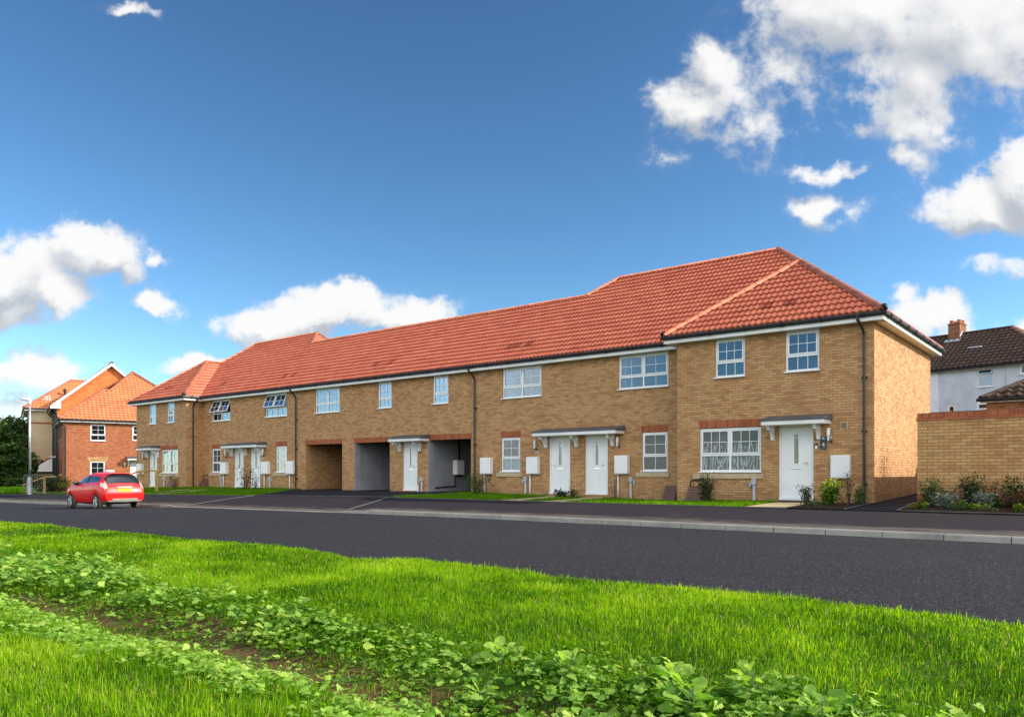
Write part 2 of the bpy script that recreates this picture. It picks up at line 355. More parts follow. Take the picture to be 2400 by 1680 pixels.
M['sign'] = plain('slate_plaque', (.02, .03, .045), .35, .05, 3.0)
M['signblue'] = plain('blue_sticker', (.02, .25, .42), .3, .03, 3.0)
M['plaque'] = plain('pink_grey_plaque', (.45, .30, .28), .5, .06, 9.0)
M['road'] = ground_mat('road_asphalt', [(.026, .026, .029), (.021, .022, .027), (.033, .032, .034)], [(.16, .4, .65, .8), (.5, .5, .75, .5)],
                       .88, [(24, .54, .68, (.075, .073, .083), .7), (31, .54, .68, (.007, .007, .009), .9), (47, .60, .70, (.13, .125, .135), .7), (90, .72, .8, (.45, .43, .43), .7)], .8, 60)
M['tarmac'] = ground_mat('pavement_tarmac', [(.024, .020, .025), (.018, .016, .021), (.055, .045, .044)], [(.35, .4, .7, .8), (.55, .56, .8, .55)],
                         .9, [(40, .56, .70, (.060, .055, .058), .6), (9, .68, .8, (.10, .088, .08), .35)], .5, 80)
M['drive'] = ground_mat('driveway_tarmac', [(.022, .020, .027), (.017, .016, .021), (.038, .034, .038)], [(.3, .4, .7, .8), (.9, .55, .75, .4)],
                        .88, [(40, .56, .72, (.055, .052, .057), .5), (5, .72, .85, (.16, .15, .15), .3)], .4, 110)
M['kerb'] = ground_mat('kerb_concrete', [(.33, .315, .28), (.19, .18, .165), (.42, .40, .35)], [(1.2, .4, .7, .8), (6, .5, .75, .6)], .85, [(7, .68, .78, (.13, .11, .10), .6)], .3, 80)
M['edging'] = ground_mat('edging_concrete', [(.125, .118, .11), (.075, .07, .067)], [(1.5, .4, .7, .7)], .9, None, .2, 60)
M['slab'] = ground_mat('paving_slab', [(.42, .34, .20), (.36, .28, .16)], [(1.6, .4, .7, .7)], .9, [(60, .62, .75, (.25, .19, .11), .4)], .2, 90)
M['soil'] = ground_mat('bark_mulch', [(.030, .017, .011), (.06, .033, .02)], [(9, .45, .7, .9)], .95, [(38, .6, .7, (.16, .09, .055), .7), (55, .68, .76, (.32, .25, .19), .5)], .9, 45)
M['lawn'] = ground_mat('lawn_ground', [(.042, .095, .008), (.07, .125, .012), (.055, .05, .02)], [(1.1, .4, .65, .8), (2.3, .6, .75, .5)], .95, None, .8, 40)
M['clay'] = ground_mat('bare_clay', [(.12, .078, .03), (.055, .075, .018), (.16, .10, .05)], [(1.7, .42, .62, .8), (6, .55, .75, .6)], .95, [(40, .62, .72, (.05, .03, .015), .6)], .9, 35)
M['field'] = ground_mat('rough_ground', [(.06, .10, .02), (.05, .075, .02)], [(.2, .4, .6, .9)], .95, None, .5, 10)
M['carpaint'] = plain('red_car_paint', (.70, .007, .006), .36, .02, 1.0, spec=.25, coat=.35)
M['carglass'] = plain('car_glass', (.012, .015, .018), .04, .1, 2.0, spec=.6, coat=.3)
M['tyre'] = plain('tyre_rubber', (.022, .021, .02), .8, .15, 9.0)
M['tread'] = plain('dusty_tyre_tread', (.20, .145, .085), .95, .15, 14.0)
M['alloy'] = plain('alloy_wheel', (.62, .62, .64), .3, .03, 5.0, metal=.8)
M['lens'] = plain('tail_light_lens', (.70, .10, .07), .15, .3, 6.0, spec=.8, coat=1.0)
M['lenspale'] = plain('pale_tail_light_lens', (.80, .42, .36), .15, .15, 6.0, spec=.8, coat=1.0)
M['plate'] = plain('yellow_number_plate', (.80, .52, .01), .4, .02, 3.0)
M['valance'] = plain('grey_bumper_insert', (.20, .19, .17), .55, .06, 5.0)
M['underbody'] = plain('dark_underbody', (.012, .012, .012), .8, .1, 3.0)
M['bark'] = plain('bark', (.10, .07, .045), .9, .25, 12.0, bump=.5)
M['chimneypot'] = plain('clay_chimney_pot', (.40, .15, .07), .85, .15, 7.0)
M['flash'] = plain('lead_flashing', (.42, .45, .48), .6, .1, 6.0)
M['gull'] = plain('white_feathers', (.8, .8, .8), .8, .03, 5.0)
M['grassblade'] = leaf_mat('grass_blade', [(.034, .110, .002), (.120, .285, .003), (.260, .460, .006), (.43, .57, .04), (.52, .45, .16)], .55, .65, .16)
M['lawnblade'] = leaf_mat('house_lawn_blade', [(.06, .15, .004), (.11, .25, .006), (.18, .33, .012)], .5, .7, .12)
M['weed'] = leaf_mat('weed_leaf', [(.040, .125, .016), (.125, .285, .042), (.29, .46, .085), (.48, .62, .13)], .45, .6, .14)
M['weedsmall'] = leaf_mat('small_weed_leaf', [(.018, .065, .005), (.055, .155, .009), (.135, .29, .018), (.30, .44, .05)], .45, .7, .1)
M['weedpale'] = leaf_mat('pale_weed_leaf', [(.09, .22, .03), (.19, .38, .05), (.34, .51, .09), (.50, .62, .17)], .48, .7, .1)
M['treeleaf'] = leaf_mat('tree_leaf', [(.022, .052, .010), (.050, .105, .018), (.09, .16, .026), (.15, .21, .04)], .3, .55)
M['shrub_dark'] = leaf_mat('dark_shrub_leaf', [(.012, .030, .008), (.022, .055, .012), (.045, .09, .02)], .3, .45)
M['shrub_mid'] = leaf_mat('green_shrub_leaf', [(.025, .065, .012), (.045, .11, .018), (.09, .17, .03)], .35, .45)
M['shrub_lime'] = leaf_mat('lime_shrub_leaf', [(.06, .12, .015), (.14, .22, .02), (.30, .36, .03)], .4, .45)
M['shrub_red'] = leaf_mat('bronze_shrub_leaf', [(.04, .05, .015), (.10, .05, .02), (.22, .09, .03)], .35, .45)
M['shrub_silver'] = leaf_mat('silver_shrub_leaf', [(.09, .125, .08), (.17, .21, .15), (.29, .32, .25)], .25, .7)
M['shrub_yellow'] = leaf_mat('yellowing_shrub_leaf', [(.10, .10, .02), (.25, .19, .02), (.38, .27, .04)], .4, .5)
M['blossom'] = leaf_mat('white_blossom', [(.6, .58, .6), (.75, .74, .74), (.8, .78, .8)], .3, .7)
M['redflower'] = leaf_mat('red_flower', [(.30, .02, .03), (.42, .03, .04), (.5, .06, .06)], .3, .6)

# ------------------------------------------------------------------ terrain
def lin(x, xs, ys): return np.interp(x, xs, ys)
def z_road(X): return lin(X, [-400, -90, -48, -38, -32, -29, -26, -17, -12, 400], [-1.0, -.8, -.54, -.42, -.32, -.26, -.17, -.08, -.06, -.06])
def y_kerb(X): return lin(X, [-200, -60, -48, -38, -31, -26.7, -17.4, 400], [18.5, 16.4, 15.7, 15.2, 14.8, 14.3, 14.0, 14.0])
def kerb_up(X): return lin(X, [-400, -27.7, -26.75, -17.4, -16.55, 400], [.105, .105, .014, .014, .105, .105])
def z_pave(X): return lin(X, [-400, -60, -50, -42, -37, -34, -27, -20, 5, 60], [-.8, -.3, -.2, -.08, .01, .06, .13, .20, .20, .25])
def z_house(X): return lin(X, [-400, -90, -60, -48, -41, -32, -21, -19.8, -11.7, -10.5, -8.6, -5.4, -4.7, -3.8, 20, 60], [-.8, -.5, -.25, .10, .25, .25, .25, .22, .09, .12, .17, .20, .24, .5, .55, .6])
Y_BACK = 18.05
def z_lawn(X, Y):
    z = lin(Y, [-60, 1.4, 2.0, 2.35, 2.75, 3.1, 3.55, 4.2, 5.6, 6.6], [-.10, -.10, -.09, -.115, -.235, -.24, -.13, -.085, -.05, -.035])
    bump = .022 * np.sin(X * 1.7 + Y * .9) + .018 * np.sin(X * .63 - Y * 2.1 + 1.3) + .010 * np.sin(X * 4.1 + Y * 3.3)
    return z + (z_road(X) + .06) * .75 + bump * lin(Y, [5.8, 6.4], [1, .3])
def zg(X, Y):
    X = np.asarray(X, float); Y = np.asarray(Y, float)
    yk = y_kerb(X); zr = z_road(X); kt = zr + kerb_up(X)
    road = zr + .03 * np.sin(np.clip((Y - 6.4) / (yk - 6.4), 0, 1) * math.pi)
    pav = kt + (z_pave(X) - kt) * np.clip((Y - yk - .125) / (Y_BACK - yk - .125), 0, 1)
    gar = z_pave(X) + (z_house(X) - z_pave(X)) * np.clip((Y - Y_BACK) / 4.25, 0, 1) + np.clip(Y - 22.3, 0, 8) * lin(X, [-8, -4.5], [0, .035])
    return np.where(Y < 6.4, z_lawn(X, Y), np.where(Y < yk, road, np.where(Y < Y_BACK, pav, gar)))
def grid_sheet(name, xs, yfun, off, m, kind='structure', zf=zg, attrs=None):
    """sheet following the ground; yfun(x) -> list of y values"""
    rows = [np.asarray(yfun(x), float) for x in xs]; ny = len(rows[0])
    X = np.repeat(np.asarray(xs, float), ny); Y = np.concatenate(rows); Z = zf(X, Y) + off
    i = np.arange(len(xs) - 1)[:, None] * ny + np.arange(ny - 1)[None, :]; i = i.ravel()
    f = np.stack([i, i + ny, i + ny + 1, i + 1], 1)
    o = fast_mesh(name, np.stack([X, Y, Z], 1), [f], m, attrs=attrs(X, Y) if attrs else None, smooth=True)
    return tag(o, kind=kind)
def ruled(name, A, B, off, m, nu=10, nv=10, kind='structure', thick=0.0):
    """sheet between polylines A and B (xy), draped on the ground"""
    def samp(P, n):
        P = np.array(P, float); d = np.concatenate([[0], np.cumsum(np.hypot(*np.diff(P, axis=0).T))]); s = np.linspace(0, d[-1], n + 1)
        return np.stack([np.interp(s, d, P[:, 0]), np.interp(s, d, P[:, 1])], 1)
    a = samp(A, nu); b = samp(B, nu); w = np.linspace(0, 1, nv + 1)[None, :, None]
    P = (a[:, None, :] * (1 - w) + b[:, None, :] * w).reshape(-1, 2)
    Z = zg(P[:, 0], P[:, 1]) + off
    ny = nv + 1; i = (np.arange(nu)[:, None] * ny + np.arange(nv)[None, :]).ravel(); f = np.stack([i, i + 1, i + ny + 1, i + ny], 1)
    co = np.stack([P[:, 0], P[:, 1], Z], 1)
    o = fast_mesh(name, co, [f], m, smooth=True)
    if thick:
        md = o.modifiers.new('t', 'SOLIDIFY'); md.thickness = thick; md.offset = 0
    return tag(o, kind=kind)

# base ground to the horizon
xs = sorted(set([-1500, -800, -400, -200, -120] + list(np.arange(-90, 40.1, 2.0)) + [60, 90, 150, 300, 800, 1500]))
ys = sorted(set([-1500, -600, -200, -80, -30, -12, -6, -2, 0] + list(np.arange(1, 40.1, .75)) + [50, 70, 100, 200, 500, 1500]))
def z_base(X, Y): return np.where(Y < 6.4, -.35 + (z_road(X) + .06) * .75, zg(X, Y) - .06) - np.where((Y > 6.2) & (Y < 14.6), .08, 0) + np.clip((Y - 32) / 14, 0, 1) * lin(X, [-20, -6], [0, 1.5]) - np.where((X > -9) & (X < 0) & (Y > 17) & (Y < 34), .35, 0)
grid_sheet('ground', xs, lambda x: ys, 0, M['field'], zf=z_base)
# lawn bank this side of the road, with the swale
def edge_y(x): return 6.47 + .05 * math.sin(x * 1.9) + .035 * math.sin(x * 4.7 + 1) + .03 * math.sin(x * 11.3) - .22 * math.exp(-((x + 7.6) / .5) ** 2)
lm = M['lawn']; _t = lm.node_tree; _b = _t.nodes['Principled BSDF']
_l = _b.inputs['Base Color'].links[0]; _src = _l.from_socket; _at = N_(_t, 'ShaderNodeAttribute'); _at.attribute_name = 'bare'
_tc = N_(_t, 'ShaderNodeTexCoord'); _n = NOISE(_t, _tc.outputs['Object'], 5, 5, .65); _n2 = NOISE(_t, _tc.outputs['Object'], 22, 4, .65)
_soil = MIXC(_t, SMOOTH(_t, _n2.outputs[0], .4, .65), (.115, .072, .03, 1), (.06, .036, .016, 1))
_soil = MIXC(_t, SMOOTH(_t, _n.outputs[0], .5, .62), _soil, (.06, .10, .02, 1))
_f = SMOOTH(_t, MATH(_t, 'ADD', _at.outputs['Fac'], MATH(_t, 'SUBTRACT', _n.outputs[0], .5)), .3, .6)
_t.links.new(MIXC(_t, _f, _src, _soil), _b.inputs['Base Color'])
def bare(X, Y): return {'bare': np.clip(1.25 - np.abs(Y - 2.98 + .12 * np.sin(X * 1.3)) / .48, 0, 1) * lin(X, [-14, -8, 2], [.5, 1, 1]) }
grid_sheet('lawn', np.arange(-60, 22.01, .2), lambda x: np.concatenate([[-25, -12, -6, -3], np.linspace(-1.5, edge_y(x), 64)]), 0, lm, zf=z_lawn, attrs=bare)
grid_sheet('road', np.arange(-110, 60.1, 1.0), lambda x: np.linspace(6.0, float(y_kerb(x)) + .02, 14), 0.0, M['road'], zf=lambda X, Y: np.where(Y < 6.4, z_road(X) - .10 * np.clip((6.4 - Y) / .2, 0, 1), zg(X, np.minimum(Y, y_kerb(X) - 1e-4))))
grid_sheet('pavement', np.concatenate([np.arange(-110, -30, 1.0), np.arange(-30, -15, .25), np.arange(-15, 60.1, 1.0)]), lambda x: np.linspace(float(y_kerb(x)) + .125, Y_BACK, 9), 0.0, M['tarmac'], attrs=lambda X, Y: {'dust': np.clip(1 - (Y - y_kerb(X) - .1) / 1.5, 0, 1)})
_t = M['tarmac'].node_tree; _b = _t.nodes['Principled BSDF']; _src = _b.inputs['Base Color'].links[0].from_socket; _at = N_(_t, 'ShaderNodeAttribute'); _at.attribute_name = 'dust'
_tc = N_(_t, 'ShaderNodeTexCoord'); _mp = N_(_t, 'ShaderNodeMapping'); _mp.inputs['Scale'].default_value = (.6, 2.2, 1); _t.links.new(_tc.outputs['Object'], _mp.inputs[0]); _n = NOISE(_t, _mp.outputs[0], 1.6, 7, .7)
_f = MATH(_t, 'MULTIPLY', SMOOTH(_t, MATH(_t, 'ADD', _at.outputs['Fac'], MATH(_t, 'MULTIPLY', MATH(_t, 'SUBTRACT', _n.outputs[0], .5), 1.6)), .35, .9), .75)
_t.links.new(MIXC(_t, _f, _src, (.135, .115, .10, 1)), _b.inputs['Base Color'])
# kerb stones
kb = MB(); x = -70.0
while x < 40:
    L = .915; x0, x1 = x + .007, x + L - .007
    for (a, b_) in [(x0, x1)]:
        yk0, yk1 = float(y_kerb(a)), float(y_kerb(b_)); za, zb = float(z_road(a)), float(z_road(b_)); ua, ub = float(kerb_up(a)), float(kerb_up(b_))
        j = random.uniform(-.004, .004); c = .022
        prof = lambda yk, z, u: [(yk + .0, z - .12), (yk + j, z + u - c), (yk + c * .7, z + u + j * .3), (yk + .124, z + u + .001), (yk + .124, z - .12)]
        pa = [(a, y, z) for y, z in prof(yk0, za, ua)]; pb = [(b_, y, z) for y, z in prof(yk1, zb, ub)]
        n = 5; kb.add(pa + pb, [tuple(range(n)), tuple(range(2 * n - 1, n - 1, -1))] + [(i, i + n, (i + 1) % n + n, (i + 1) % n) for i in range(n)])
    x += L
tag(kb.build('kerb', M['kerb']), kind='structure')
# driveway, gardens, paths
D_L = [(-27.6, 18.06), (-31.9, 23.4)]; D_R = [(-19.75, 18.06), (-20.65, 23.4)]
ruled('driveway', D_L, D_R, .004, M['drive'], 14, 16)
ruled('carport_floor', [(-31.6, 23.3), (-31.6, 30)], [(-20.7, 23.3), (-20.7, 30)], .010, M['drive'], 6, 6)
tag(ruled('garden_lawn', [(-19.7, 18.07), (-20.6, 23.44)], [(-7.15, 18.07), (-7.9, 23.44)], .012, M['lawn'], 16, 26), kind='structure')
tag(ruled('garden_lawn', [(-47.5, 18.07), (-47.5, 23.44)], [(-27.75, 18.07), (-31.95, 23.44)], .012, M['lawn'], 16, 30), kind='structure')
ruled('path', [(-14.85, 18.07), (-16.85, 23.40)], [(-13.95, 18.07), (-16.0, 23.40)], .022, M['slab'], 10, 3)
ruled('path', [(-13.35, 18.07), (-15.25, 23.40)], [(-12.45, 18.07), (-14.35, 23.40)], .022, M['slab'], 10, 3)
ruled('path', [(-7.2, 18.07), (-7.92, 22.44)], [(-6.2, 18.07), (-6.9, 22.44)], .022, M['slab'], 10, 3)
ruled('path', [(-36.1, 18.2), (-37.6, 21.3)], [(-35.2, 18.2), (-36.7, 21.3)], .022, M['slab'], 10, 3)
ruled('path', [(-38.0, 18.2), (-39.3, 21.3)], [(-37.1, 18.2), (-38.4, 21.3)], .022, M['slab'], 10, 3)
ruled('flower_bed', [(-6.18, 18.07), (-6.88, 22.44)], [(-4.95, 18.07), (-5.30, 22.44)], .018, M['soil'], 12, 6)
ruled('flower_bed', [(-3.84, 18.07), (-3.84, 19.95)], [(14, 18.07), (14, 19.95)], .03, M['soil'], 8, 60)
ruled('side_path', [(-4.88, 18.06), (-5.30, 22.45), (-5.33, 22.5), (-5.33, 34)], [(-3.86, 18.06), (-3.86, 22.5), (-3.86, 34)], .008, M['drive'], 20, 3)
def edging(P, w=.045, off=.026, n=24):
    P = np.array(P, float); d = P[1:] - P[:-1]; d = np.vstack([d, d[-1]]); nrm = np.stack([-d[:, 1], d[:, 0]], 1) / np.hypot(d[:, 0], d[:, 1])[:, None]
    ruled('edging_kerb', P - nrm * w / 2, P + nrm * w / 2, off, M['edging'], n, 1, thick=.02)
edging([(-26.72, 14.42), (-27.6, 18.0)]); edging([(-17.38, 14.14), (-19.7, 18.1)], w=.05)
edging([(-27.6, 18.05), (-19.75, 18.05)]); edging([(-27.65, 18.1), (-31.95, 23.42)])
edging([(-19.72, 18.1), (-20.65, 23.42)], w=.05)
edging([(-4.92, 18.08), (-5.295, 22.45), (-5.295, 30)]); edging([(-3.84, 18.08), (-3.84, 19.9)])
edging([(-3.8, 18.05), (14, 18.05)], w=.05); edging([(-19.7, 18.05), (-6.2, 18.05)], w=.04, off=.012); edging([(-46, 18.05), (-27.7, 18.05)], w=.04, off=.012)

# ------------------------------------------------------------------ roofs
def cols(lo, hi, per=.165, n=8):
    st = per / n; a = math.floor(lo / st) * st
    return np.array([lo] + [v for v in np.arange(a, hi, st) if lo + 1e-4 < v < hi - 1e-4] + [hi])
class Runs:
    def __init__(self): self.runs = []
    def build(self, name, m, parent, smooth=False): return [b.build(name, m, parent, smooth=smooth) for b in self.runs]
class Roof:
    def __init__(self): self.co = []; self.f = []; self.rnd = []; self.dark = []; self.n = 0
    def plane(self, P0, U, Rn, k, ulo, uhi, rlo, rhi, gauge=.335, per=.18, A=.040, lip=.052, darks=(), simple=False):
        """tiled slope: P0 eave origin, U along the eave, Rn horizontal run uphill, k = rise/run; rlo/rhi(u): run limits"""
        P0, U, Rn = np.array(P0, float), np.array(U, float), np.array(Rn, float); c = 1 / math.sqrt(1 + k * k)
        up = (Rn + np.array([0, 0, k])); Nn = (np.array([0, 0, 1.0]) - Rn * k) * c
        us = cols(ulo, uhi, per, 8); g = gauge * c
        R0 = np.array([rlo(u) for u in us]); R1 = np.array([max(rhi(u), rlo(u)) for u in us]); nrow = int(math.ceil(R1.max() / g))
        ph = us / per - np.floor(us / per); wave = A * (.5 + .5 * np.cos(2 * math.pi * ph ** .82))
        ti = np.floor(us / (2 * per)).astype(int)
        prev = None
        for r in range(nrow):
            a, b = r * g, (r + 1) * g
            ra = np.clip(a, R0, R1); rb = np.clip(b, R0, R1)
            if (rb - ra).max() < 1e-6: continue
            tn = RNG.random(ti.max() - ti.min() + 2)[ti - ti.min()] * .75 + RNG.random() * .25
            dk = np.zeros(len(us))
            for (du, dr) in darks:
                if abs(dr / g - .5 - r) < .5: dk = np.maximum(dk, (np.abs(us - du) < .17) * .85)
            ha = wave + lip * (1 - (ra - a) / g); hb = wave + lip * (1 - (rb - a) / g); ru = np.clip(a + .05, R0, R1)
            for (rr, hh) in ((ra, wave - .004), (ru, wave - .006), (ra, ha - .017), (ra, ha), (rb, hb)):
                self.co.append(P0 + U * us[:, None] + up * rr[:, None] + Nn * hh[:, None]); self.rnd.append(tn); self.dark.append(dk)
            m = len(us); i = np.arange(m - 1); o = self.n; ok = (rb[:-1] - ra[:-1] + rb[1:] - ra[1:]) > 1e-5
            for q in (0, 1, 2, 3):
                s = o + q * m; self.f.append(np.stack([s + i, s + i + 1, s + m + i + 1, s + m + i], 1)[ok])
            self.n += 5 * m
    def build(self, m, parent, name='roof'):
        return fast_mesh(name, np.concatenate(self.co), [np.concatenate(self.f)], m, parent, {'rnd': np.concatenate(self.rnd), 'dark': np.concatenate(self.dark)})
def ridge_tiles(P, Q, mb, r=.135, L=.44, lift=.02, n=7):
    """half-round capping from P (low) to Q, one piece each L metres"""
    if hasattr(mb, 'runs'): mb.runs.append(ridge_tiles(P, Q, MB(), r, L, lift, n)); return mb
    P, Q = Vector(P), Vector(Q); d = Q - P; T = d.length; d.normalize(); s = d.cross(Vector((0, 0, 1))).normalized(); u = s.cross(d).normalized(); m = max(1, int(round(T / L)))
    for i in range(m):
        a = P + d * (T * i / m); b = P + d * (T * (i + 1) / m + .03)
        for (A_, B_, ra, rb) in ((a, b, r * 1.03, r * .99),):
            vs = []
            for (c_, rr) in ((A_, ra), (B_, rb)):
                for w in (rr, rr - .02):
                    vs += [c_ + s * (w * math.cos(math.pi * k / (n - 1))) + u * (w * .78 * math.sin(math.pi * k / (n - 1)) + lift - .05) for k in range(n)]
            fs = [(k, k + 1, 2 * n + k + 1, 2 * n + k) for k in range(n - 1)] + [(n + k + 1, n + k, k, k + 1) for k in range(n - 1)] + [(2 * n + k, 2 * n + k + 1, 3 * n + k + 1, 3 * n + k) for k in range(n - 1)]
            mb.add(vs, fs)
    return mb
def wall_holes(mb, x0, x1, z0, z1, y, holes, depth=.10):
    """brick face at y (front towards -y) with openings and their reveals"""
    X = sorted(set([x0, x1] + [h[0] for h in holes] + [h[1] for h in holes])); Z = sorted(set([z0, z1] + [h[2] for h in holes] + [h[3] for h in holes]))
    for i in range(len(X) - 1):
        for j in range(len(Z) - 1):
            cx, cz = (X[i] + X[i + 1]) / 2, (Z[j] + Z[j + 1]) / 2
            if any(h[0] < cx < h[1] and h[2] < cz < h[3] for h in holes): continue
            mb.quad((X[i], y, Z[j]), (X[i + 1], y, Z[j]), (X[i + 1], y, Z[j + 1]), (X[i], y, Z[j + 1]))
    for h in holes:
        a, b, c, d = h[:4]; e = y + (h[4] if len(h) > 4 else depth)
        mb.quad((a, y, c), (a, y, d), (a, e, d), (a, e, c)); mb.quad((b, y, d), (b, y, c), (b, e, c), (b, e, d))
        mb.quad((a, y, d), (b, y, d), (b, e, d), (a, e, d)); mb.quad((b, y, c), (a, y, c), (a, e, c), (b, e, c))

# ------------------------------------------------------------------ windows, doors and fittings (fronts face -y)
def window(par, x0, x1, z0, z1, y, lights=1, zt=None, top=(2, 2), low=(2, 1), curtain='dim', upper=False, sill='pvc', label=None, openl=False, netfrac=None, glass=None):
    y += .045; fw = .055; d = .06
    f = MB(); f.box(x0, x0 + fw, y, y + d, z0, z1); f.box(x1 - fw, x1, y, y + d, z0, z1); f.box(x0 + fw, x1 - fw, y, y + d, z0, z0 + fw); f.box(x0 + fw, x1 - fw, y, y + d, z1 - fw, z1)
    zt = zt if zt is not None else z0 + (z1 - z0) * .39
    if low is not None: f.box(x0 + fw, x1 - fw, y + .002, y + d - .002, zt - .03, zt + .03)
    W_ = (x1 - x0 - 2 * fw) / lights; sashes = []
    for i in range(lights):
        a, b = x0 + fw + W_ * i, x0 + fw + W_ * (i + 1)
        if i: f.box(a - .03, a + .03, y + .001, y + d - .001, z0 + fw, z1 - fw); 
        a += .03 if i else 0; b -= .03 if i < lights - 1 else 0
        zs = zt + .03 if low is not None else z0 + fw
        sashes.append((a, b, zs, z1 - fw))
    ob = f.build('window', M['white'], par, bevel=.006, label=label)
    gl = M[glass] if glass else M['glass_up'] if upper else M['glass']
    for (a, b, c, e) in sashes:
        s = MB(); w = .045; yy = y - .014
        s.box(a + .004, a + w, yy, yy + .05, c + .004, e - .004); s.box(b - w, b - .004, yy, yy + .05, c + .004, e - .004); s.box(a + w, b - w, yy, yy + .05, c + .004, c + w); s.box(a + w, b - w, yy, yy + .05, e - w, e - .004)
        nx, nz = top
        for k in range(1, nx): xx = a + w + (b - a - 2 * w) * k / nx; s.box(xx - .009, xx + .009, yy + .012, yy + .034, c + w, e - w)
        for k in range(1, nz): zz = c + w + (e - c - 2 * w) * k / nz; s.box(a + w, b - w, yy + .014, yy + .032, zz - .009, zz + .009)
        p = MB(); p.box(a + w, b - w, yy + .020, yy + .026, c + w, e - w)
        so = s.build('sash', M['white'], ob, bevel=.004); po = p.build('pane', gl, ob)
        if openl:
            for q in (so, po):
                Mx = Matrix.Translation((0, yy, e)) @ Matrix.Rotation(rad(-22), 4, 'X') @ Matrix.Translation((0, -yy, -e)); q.data.transform(Mx)
    if low is not None:
        s = MB(); p = MB()
        for i in range(lights):
            a, b = x0 + fw + W_ * i + (.03 if i else 0), x0 + fw + W_ * (i + 1) - (.03 if i < lights - 1 else 0)
            for k in range(1, low[0]): xx = a + (b - a) * k / low[0]; MB().box(xx - .009, xx + .009, y + .018, y + .04, z0 + fw, zt - .03).build('glazing_bar', M['white'], ob)
            MB().box(a, b, y + .027, y + .033, z0 + fw, zt - .03).build('pane', gl, ob)
    c = MB(); c.box(x0 + .01, x1 - .01, y + .11, y + .13, z0 + .01, z1 - .01)
    cur = c.build('room_backing', M['dim' if curtain == 'voile' else curtain] if curtain != 'voile' else M['brownreflect'], ob)
    if netfrac:     # a net curtain in folds across part of the window
        a, b = x0 + (x1 - x0) * netfrac[0], x0 + (x1 - x0) * netfrac[1]; n = int((b - a) / .02); vs = []; fs = []
        for i in range(n + 1):
            xx = a + (b - a) * i / n; yy = y + .085 + .012 * math.sin(i * .9) + .006 * math.sin(i * 2.3)
            vs += [(xx, yy, z0 + .04), (xx, yy, z1 - .04)]
        fs = [(2 * i, 2 * i + 2, 2 * i + 3, 2 * i + 1) for i in range(n)]
        cm = MB(); cm.add(vs, fs); k_ = cm.build('curtain', M['netpale' if netfrac[2] else 'net'], ob, smooth=True); sm = k_.modifiers.new('t', 'SOLIDIFY'); sm.thickness = .004
    if sill == 'pvc': MB().box(x0 - .03, x1 + .03, y - .12, y + .02, z0 - .035, z0 + .004).build('sill', M['white'], ob, bevel=.006)
    return ob
def voile(ob, x0, x1, z0, z1, y, ztop):
    """two cafe-height voile curtains with a twig-like pattern"""
    b = MB(); b.box(x0 + .06, x1 - .06, y + .125, y + .129, z0 + .03, ztop); b.build('curtain', M['voileback'], ob)
    p = MB(); r = random.Random(3); xm = (x0 + x1) / 2; x = x0 + .08
    while x < x1 - .06:
        h = (ztop - z0 - .04) * r.uniform(.8, 1.1); ph = r.uniform(0, 6.28); am = r.choice([.015, .03, .085]); lean = r.uniform(-.10, .10); w = r.choice([.010, .014, .022]); pts = []
        for i in range(15):
            t = i / 14; xx = x + am * math.sin(ph + t * 3.4) + lean * (t - .5); xx = min(max(xx, x0 + .07), x1 - .07); pts.append((xx, z0 + .05 + h * t))
        for (a, b_) in zip(pts, pts[1:]): p.quad((a[0] - w, y + .119, a[1]), (a[0] + w, y + .119, a[1]), (b_[0] + w, y + .119, b_[1]), (b_[0] - w, y + .119, b_[1]))
        x += r.uniform(.04, .085)
    o = p.build('curtain_pattern', M['voile'], ob); sm = o.modifiers.new('t', 'SOLIDIFY'); sm.thickness = .002
